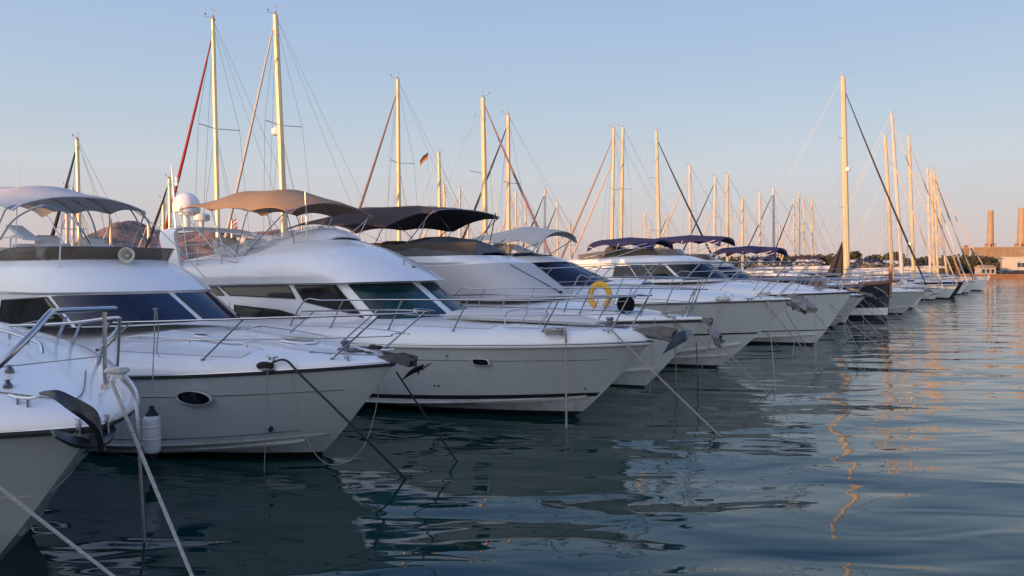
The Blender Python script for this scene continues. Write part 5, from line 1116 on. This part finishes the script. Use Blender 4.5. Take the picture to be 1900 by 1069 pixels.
for px,ty,d,fu,lb in [(1473,368,96,'cblack','first of the four thin distant masts left of the black folded sail'),(1483,354,97,'csand','second and tallest of the four thin distant masts left of the black folded sail'),(1492,363,100,'csand','third of the four thin distant masts left of the black folded sail'),(1507,368,102,'csand','fourth of the four thin distant masts left of the black folded sail'),
    (1447,415,110,'csand','stub of a short distant mast right of the third navy bimini'),(1197,395,85,'csand','short far mast just left of the thick black headsail'),(1206,420,90,'csand','shortest far mast beside the base of the thick black headsail'),(1238,398,95,'cblack','far mast close behind the thick black headsail'),(1011,352,62,'cblack','far mast over the cream cockpit canopy, taller of the two'),(1034,375,70,'cblack','far mast right of the cream cockpit canopy, shorter of the two'),(957,356,60,'csand','far mast just right of the photo-centre mast'),(975,364,62,'csand','far mast left of the cream cockpit canopy'),(853,350,55,'csand','far mast seen under the right end of the brown-black bimini'),(824,343,50,'csand','far mast close to the short mizzen mast'),(868,404,60,'csand','short far mast under the right tip of the brown-black bimini'),(1057,410,70,'csand','short far mast right of the cream canopy edge'),(303,370,40,'csand','thin far mast against the mountain slope'),(205,408,45,'csand','thin far mast in front of the mountain top'),(124,345,38,'csand','thin far mast under the white bimini, left one'),(135,350,42,'csand','thin far mast under the white bimini, right one'),(275,408,60,'csand','far mast on the right flank of the mountain'),(430,405,60,'fwhite','far mast behind the tan-bimini yacht with little flag'),(560,400,60,'csand','far mast against the ridge behind the tan bimini')]:
    S(lb+' with furled headsail' if len(lb.split())<13 else lb,(px,ty),px+1,d,-1,fu,L=8,spr=1,mr=.10,lite=True,group=None)
# big masts of the same row, right hand side
S('sailing yacht with the tallest golden mast and long dark headsail reaching down right',(1564,142),1572,62,1,'cblack',L=14.5,spr=2,mr=.25,radar=.55,bow=-4.8,hb=1.75,group=None,cabin=True)
S('sailing yacht with orange-lit mast just left of the very tall grey mast',(1642,250),1657,78,1,'csand',L=12,spr=1,mr=.19,bow=-3.6,group=None)
S('sailing yacht with the very tall grey mast and beige headsail sloping right',(1654,210),1675,82,1,'csand',L=14,spr=2,mr=.20,mm='mastg',group=None,bow=-4.2,hb=1.5)
S('navy-hulled sailing yacht with the bright yellow-lit mast right of the grey one',(1686,252),1696,88,1,mat('faded_rose_cloth',(.4,.25,.2),.8),L=13,spr=2,mr=.2,bow=-4.0,hullm='navyhull',hb=1.7,group=None)
S('white sailing yacht near the row end, pale furled headsail, left of three close masts',(1721,312),1727,95,1,mat('pale_sail_cloth',(.6,.52,.47),.8),L=13,spr=2,mr=.17,mm='mastg',group=None,hullm='gel',bow=-3.1)
S('sailing yacht near the row end, middle of three close masts',(1728,316),1735,100,1,mat('dust_sail_cloth',(.35,.27,.25),.8),L=13,spr=2,mr=.17,group=None,hb=1.6,bow=-3.7)
S('sailing yacht with dark green headsail, right of three close masts',(1733,318),1741,106,1,'cgreen',L=13,spr=2,mr=.17,group=None,hb=1.6,bow=-3.3)
S('last white sailing yacht of the row, its high pale bow at the far right',(1737,330),1757,112,1,'csand',L=15,spr=2,mr=.15,hullm='gel',group=None,hb=2.0,bow=-4.4)
# far motor boats cluttering the other side of the pier (bows away)
for i,(px,Y,lb,bc) in enumerate([(300,34,'white cruiser stern half hidden behind the second yacht','cbeige'),(640,44,'white cruiser seen under the tan bimini','cwhite'),(985,58,'white cruiser behind the cream canopy','cbeige'),(1075,63,'white cruiser beside the first navy bimini','cwhite'),(1300,84,'white cruiser seen under the widest navy bimini','cnavy'),(1400,98,'white cruiser under the third navy bimini','cwhite'),(1490,108,'white cruiser below the four thin distant masts','cbeige'),(1555,116,'white cruiser left of the black folded sail','cwhite'),(1640,70,'brown-canopied cruiser between the big golden mast and the grey mast','cbrown'),(1722,96,'white flybridge cruiser with navy top between the bright masts','cnavy')]):
    r=ray(px,500); w_=CAM+r*(Y/r.y); w_.z=0
    cruiser(lb,None,world=w_,ang=146 if i<8 else -34,L=11,B_=1.7,hb=1.7,hm=1.4,bim=(bc,-5.2,-8.2,4.0),roofz=2.9,lite=True,anch=False,stripe=None)
# black folded mizzen sail beside the tallest golden mast
e=empty('folded_sail',atY(1556,500,60)); e.location.z=1.3; tag(e,'black folded sail hanging as a tall triangle left of the golden mast','sail')
q=MB(); k=60/F; q.sheet([[V((x*k,y,z)) for x,y in zip((-24,-16,-7,2,8),(0,-.15,.08,-.12,0))] if z<3.7 else [V((x*k,0,z)) for x in (5,5.6,6.3,7,7.6)] for z in (1.2,)]+[[V((lerp(x,7,(z-1.2)/2.65)*k,y*(1-(z-1.2)/2.8),z)) for x,y in zip((-24,-16,-7,2,8),(0,-.15,.08,-.12,0))] for z in (1.9,2.6,3.2,3.85)],.05); q.build('sail_cloth','cblack',e)
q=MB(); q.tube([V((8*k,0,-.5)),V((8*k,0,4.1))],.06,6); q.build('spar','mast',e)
# small flags
def flagpole(px,py,Y,cols,label,h=.32,l=.5,horiz=False):
    p=atY(px,py,Y); e=empty('flag',p); tag(e,label,'flag')
    n=len(cols)
    for i,c in enumerate(cols):
        q=MB(); z0=-h*i/n; z1=-h*(i+1)/n; q.sheet([[V((0,0,z0)),V((0,0,z1))],[V((-l*.5,.03,z0-l*.35)),V((-l*.5,.03,z1-l*.35))],[V((-l*.8,0,z0-l*.8)),V((-l*.8,0,z1-l*.8))]],.006); q.build('flag_band',c,e)
    q=MB(); q.tube([V((.01,0,.15)),V((.01,0,-2.2))],.008,4); q.build('halyard','wire',e)
flagpole(794,283,44,['fblack','fred','fgold'],'small black, red and gold flag flying left of the short mizzen mast',h=.35,l=.55)
flagpole(439,405,45,['fred','fwhite','fred'],'upper red and white flag on the halyard behind the tan-bimini yacht',h=.3,l=.3)
flagpole(440,419,45,['fred','orange'],'lower orange-red flag on the halyard behind the tan-bimini yacht',h=.3,l=.3)
# ================================================================ ropes, fender
wp=lambda px,py:atz(px,py,-.05)
def R(a,b,m,r,label,sag=.01,**k): return rope(a,b,m,r,label,sag,**k)
q1=B1.W(B1.dk(2.0,.25)+V((0,0,.05))); 
cq=coil(B1.W(B1.Y(217,693,.25))+V((0,0,.0)),'ropew',5,.07,.016); tag(cq,'pale rope coil hitched at the foot of the nearest yacht pulpit','rope'); cq.name='rope_coil'
R(B1.W(B1.Y(206,706,.2)),wp(395,1160),'ropew',.016,'pale taut mooring rope running from nearest bow down to lower frame edge')
R(B1.W(B1.Y(226,702,.3)),wp(268,1010),'ropew',.015,'pale mooring rope dropping almost straight down beside the white fender',pts=[B1.W(B1.Y(250,738,.45)),B1.W(B1.Y(258,830,.5))])
R(atY(-60,858,5.6),wp(330,1160),'ropew',.015,'pale mooring rope crossing the bottom left corner in front of everything')
R(B2.W(B2.dk(.12,-1.0)+V((0,0,.09))),wp(758,894),'ropek',.017,'thick black mooring rope from the second yacht bow cleat into the water',pts=[B2.W(B2.Y(528,668,-1.0)),B2.W(B2.Y(560,698,-1.03)),B2.W(B2.Y(660,796,-1.0))])
R(B2.W(B2.Y(735,690,0)),wp(852,862),'ropek',.014,'black mooring rope hanging from the second yacht anchor into the water')
R(B2.W(B2.Y(497,676,-1.15)),wp(490,882),'rope',.007,'thin grey line hanging straight down the second yacht topsides',sag=0)
R(B2.W(B2.Y(540,690,-.9)),B2.W(B2.Y(704,690,.2)),'rope',.006,'thin slack line looping below the second yacht stem',pts=[B2.W(B2.Y(563,800,-.8)),B2.W(B2.Y(607,861,-.7)),B2.W(B2.Y(668,838,-.3)),B2.W(B2.Y(697,760,.1))])
R(B3.W(B3.Y(1049,612,-.97)),wp(1051,800),'rope',.020,'thick grey-brown rope hanging vertically off the tan-bimini yacht bow',sag=0,pts=[B3.W(B3.Y(1050,628,-1.06)),B3.W(B3.Y(1050,660,-1.04))])
R(B3.W(B3.Y(1135,613,-.6)),wp(1342,815),'rope',.016,'grey-brown mooring rope slanting from tan-bimini yacht bow far right into water')
R(B4.W(B4.Y(1236,585,-.5)),wp(1437,733),'rope',.016,'long mooring rope slanting right from the fourth yacht bow')
R(B4.W(B4.Y(1325,628,0)),wp(1432,738),'rope',.015,'mooring rope from the wrapped anchor of the fourth yacht down right',sag=.01)
R(B4.W(B4.Y(1252,588,-.5)),wp(1255,722),'rope',.013,'vertical rope hanging in front of the fourth yacht stem',sag=0)
R(B4.W(B4.Y(1292,635,0)),wp(1295,700),'rope',.012,'short vertical rope under the fourth yacht wrapped anchor',sag=0)
R(BC.W(BC.Y(1345,545,-1.0)),wp(1300,690),'rope',.009,'thin line falling left down the fifth yacht topsides')
R(BC.W(BC.Y(1357,545,-.95)),wp(1452,650),'rope',.010,'thin line sweeping right down the fifth yacht topsides')
R(BC.W(BC.Y(1405,545,-.55)),wp(1530,693),'rope',.014,'mooring rope slanting right from the fifth yacht bow')
R(BC.W(BC.Y(1458,578,0)),wp(1523,690),'rope',.013,'mooring rope from under the fifth yacht wrapped anchor')
R(BD.W(BD.Y(1513,545,-.5)),wp(1514,690),'rope',.012,'vertical rope in front of the sixth yacht stem',sag=0)
for k,(b,x0,y0,x1,y1,lb) in enumerate([(BD,1518,545,1640,650,'rope slanting right from the sixth bow, upper one'),(BD,1500,575,1570,640,'rope slanting right from the sixth bow, lower one'),(BE,1578,562,1640,628,'rope slanting right from the small bow with the dark gunwale line'),(BE,1560,575,1575,640,'steep rope below the small bow with the dark gunwale line'),(CL,1630,555,1700,612,'rope from the dark classic hull reaching right, upper one'),(CL,1612,560,1690,622,'rope from the dark classic hull reaching right, lower one'),(BG,1700,543,1770,578,'rope from the grey shaded bow, upper one'),(BG,1690,550,1766,583,'rope from the grey shaded bow, lower one'),(BG,1660,545,1760,600,'long rope crossing the grey shaded bow'),(BG,1693,548,1694,596,'vertical rope against the grey shaded bow')]):
    R(b.W(b.Y(x0,y0,-.3)),wp(x1,y1),'rope',.016,lb)
for b,x0,y0,yy,x1,y1,lb in [(B4,1215,590,-.9,1205,735,'thin line dropping behind the fourth yacht bow coil'),(BC,1425,555,-.5,1440,735,'thin line dropping from the fifth yacht bow between the anchor ropes'),(BC,1500,565,.1,1600,690,'thin line reaching right from the fifth yacht wrapped anchor'),(BD,1545,548,-.3,1600,664,'thin line crossing the sixth yacht stem'),(BD,1570,545,0,1700,640,'longest thin line reaching right from the sixth yacht bow'),(BD,1480,590,-1.0,1470,665,'thin line near the waterline of the sixth yacht'),(BE,1600,553,0,1680,634,'thin line from the very tip of the small bow'),(CL,1640,560,-.2,1655,630,'steep thin line beside the classic hull stem'),(CL,1600,565,-.6,1606,640,'steep thin line across the white band of the classic hull'),(BG,1712,545,0,1730,600,'thin line from the very tip of the grey shaded bow')]:
    R(b.W(b.Y(x0,y0,yy)),wp(x1,y1),'rope',.010,lb)
for x0,y0,Y0,x1,y1,lb in [(1770,520,90,1800,552,'short dark rope off the navy-hulled yacht bow'),(1828,518,106,1850,541,'left rope of the last yacht bow at the row end'),(1834,517,106,1860,540,'right rope of the last yacht bow at the row end')]:
    R(atY(x0,y0,Y0),wp(x1,y1),'rope',.02,lb)
def fender():
    p=B2.W(B2.Y(282,806,-2.02)); e=empty('fender',p); tag(e,'grimy white cylinder fender with black ends hanging off the second yacht','fender')
    mb=MB(); mb.lathe([(.02,-.30),(.08,-.29),(.115,-.25),(.125,-.2),(.125,.2),(.115,.25),(.08,.29),(.02,.30)],n=18); mb.build('fender_body','fender',e)
    mb=MB(); mb.lathe([(.10,.255),(.085,.30),(.04,.36),(.035,.42),(0,.42)],n=14); mb.build('fender_end','ropek',e); mb=MB(); mb.lathe([(0,-.42),(.035,-.41),(.04,-.36),(.09,-.29),(.11,-.25)],n=14); mb.build('fender_end','ropek',e)
    for z in (-.06,.12): mb=MB(); mb.lathe([(.124,-.02),(.132,0),(.124,.02)],(0,0,z),n=18); mb.build('fender_rib','fender',e)
    R(p+V((0,0,.42)),B2.W(B2.Y(288,574,-1.75)),'rope',.009,'thin line holding the white fender up to the second yacht rail',sag=0)
fender()
cq=coil(B2.W(B2.Y(288,574,-1.7)),'rope',3,.03,.008); tag(cq,'small rope hitch on the second yacht rail above the fender','rope'); cq.name='rope_hitch'
e=tag(MB().tube(cat([B2.W(B2.Y(290,576,-1.72)),B2.W(B2.Y(294,610,-1.72)),B2.W(B2.Y(291,650,-1.7)),B2.W(B2.Y(297,663,-1.7))],5),.008,5).build('rope_tail','rope'),'loose rope tail dangling from the rail hitch above the fender','rope')
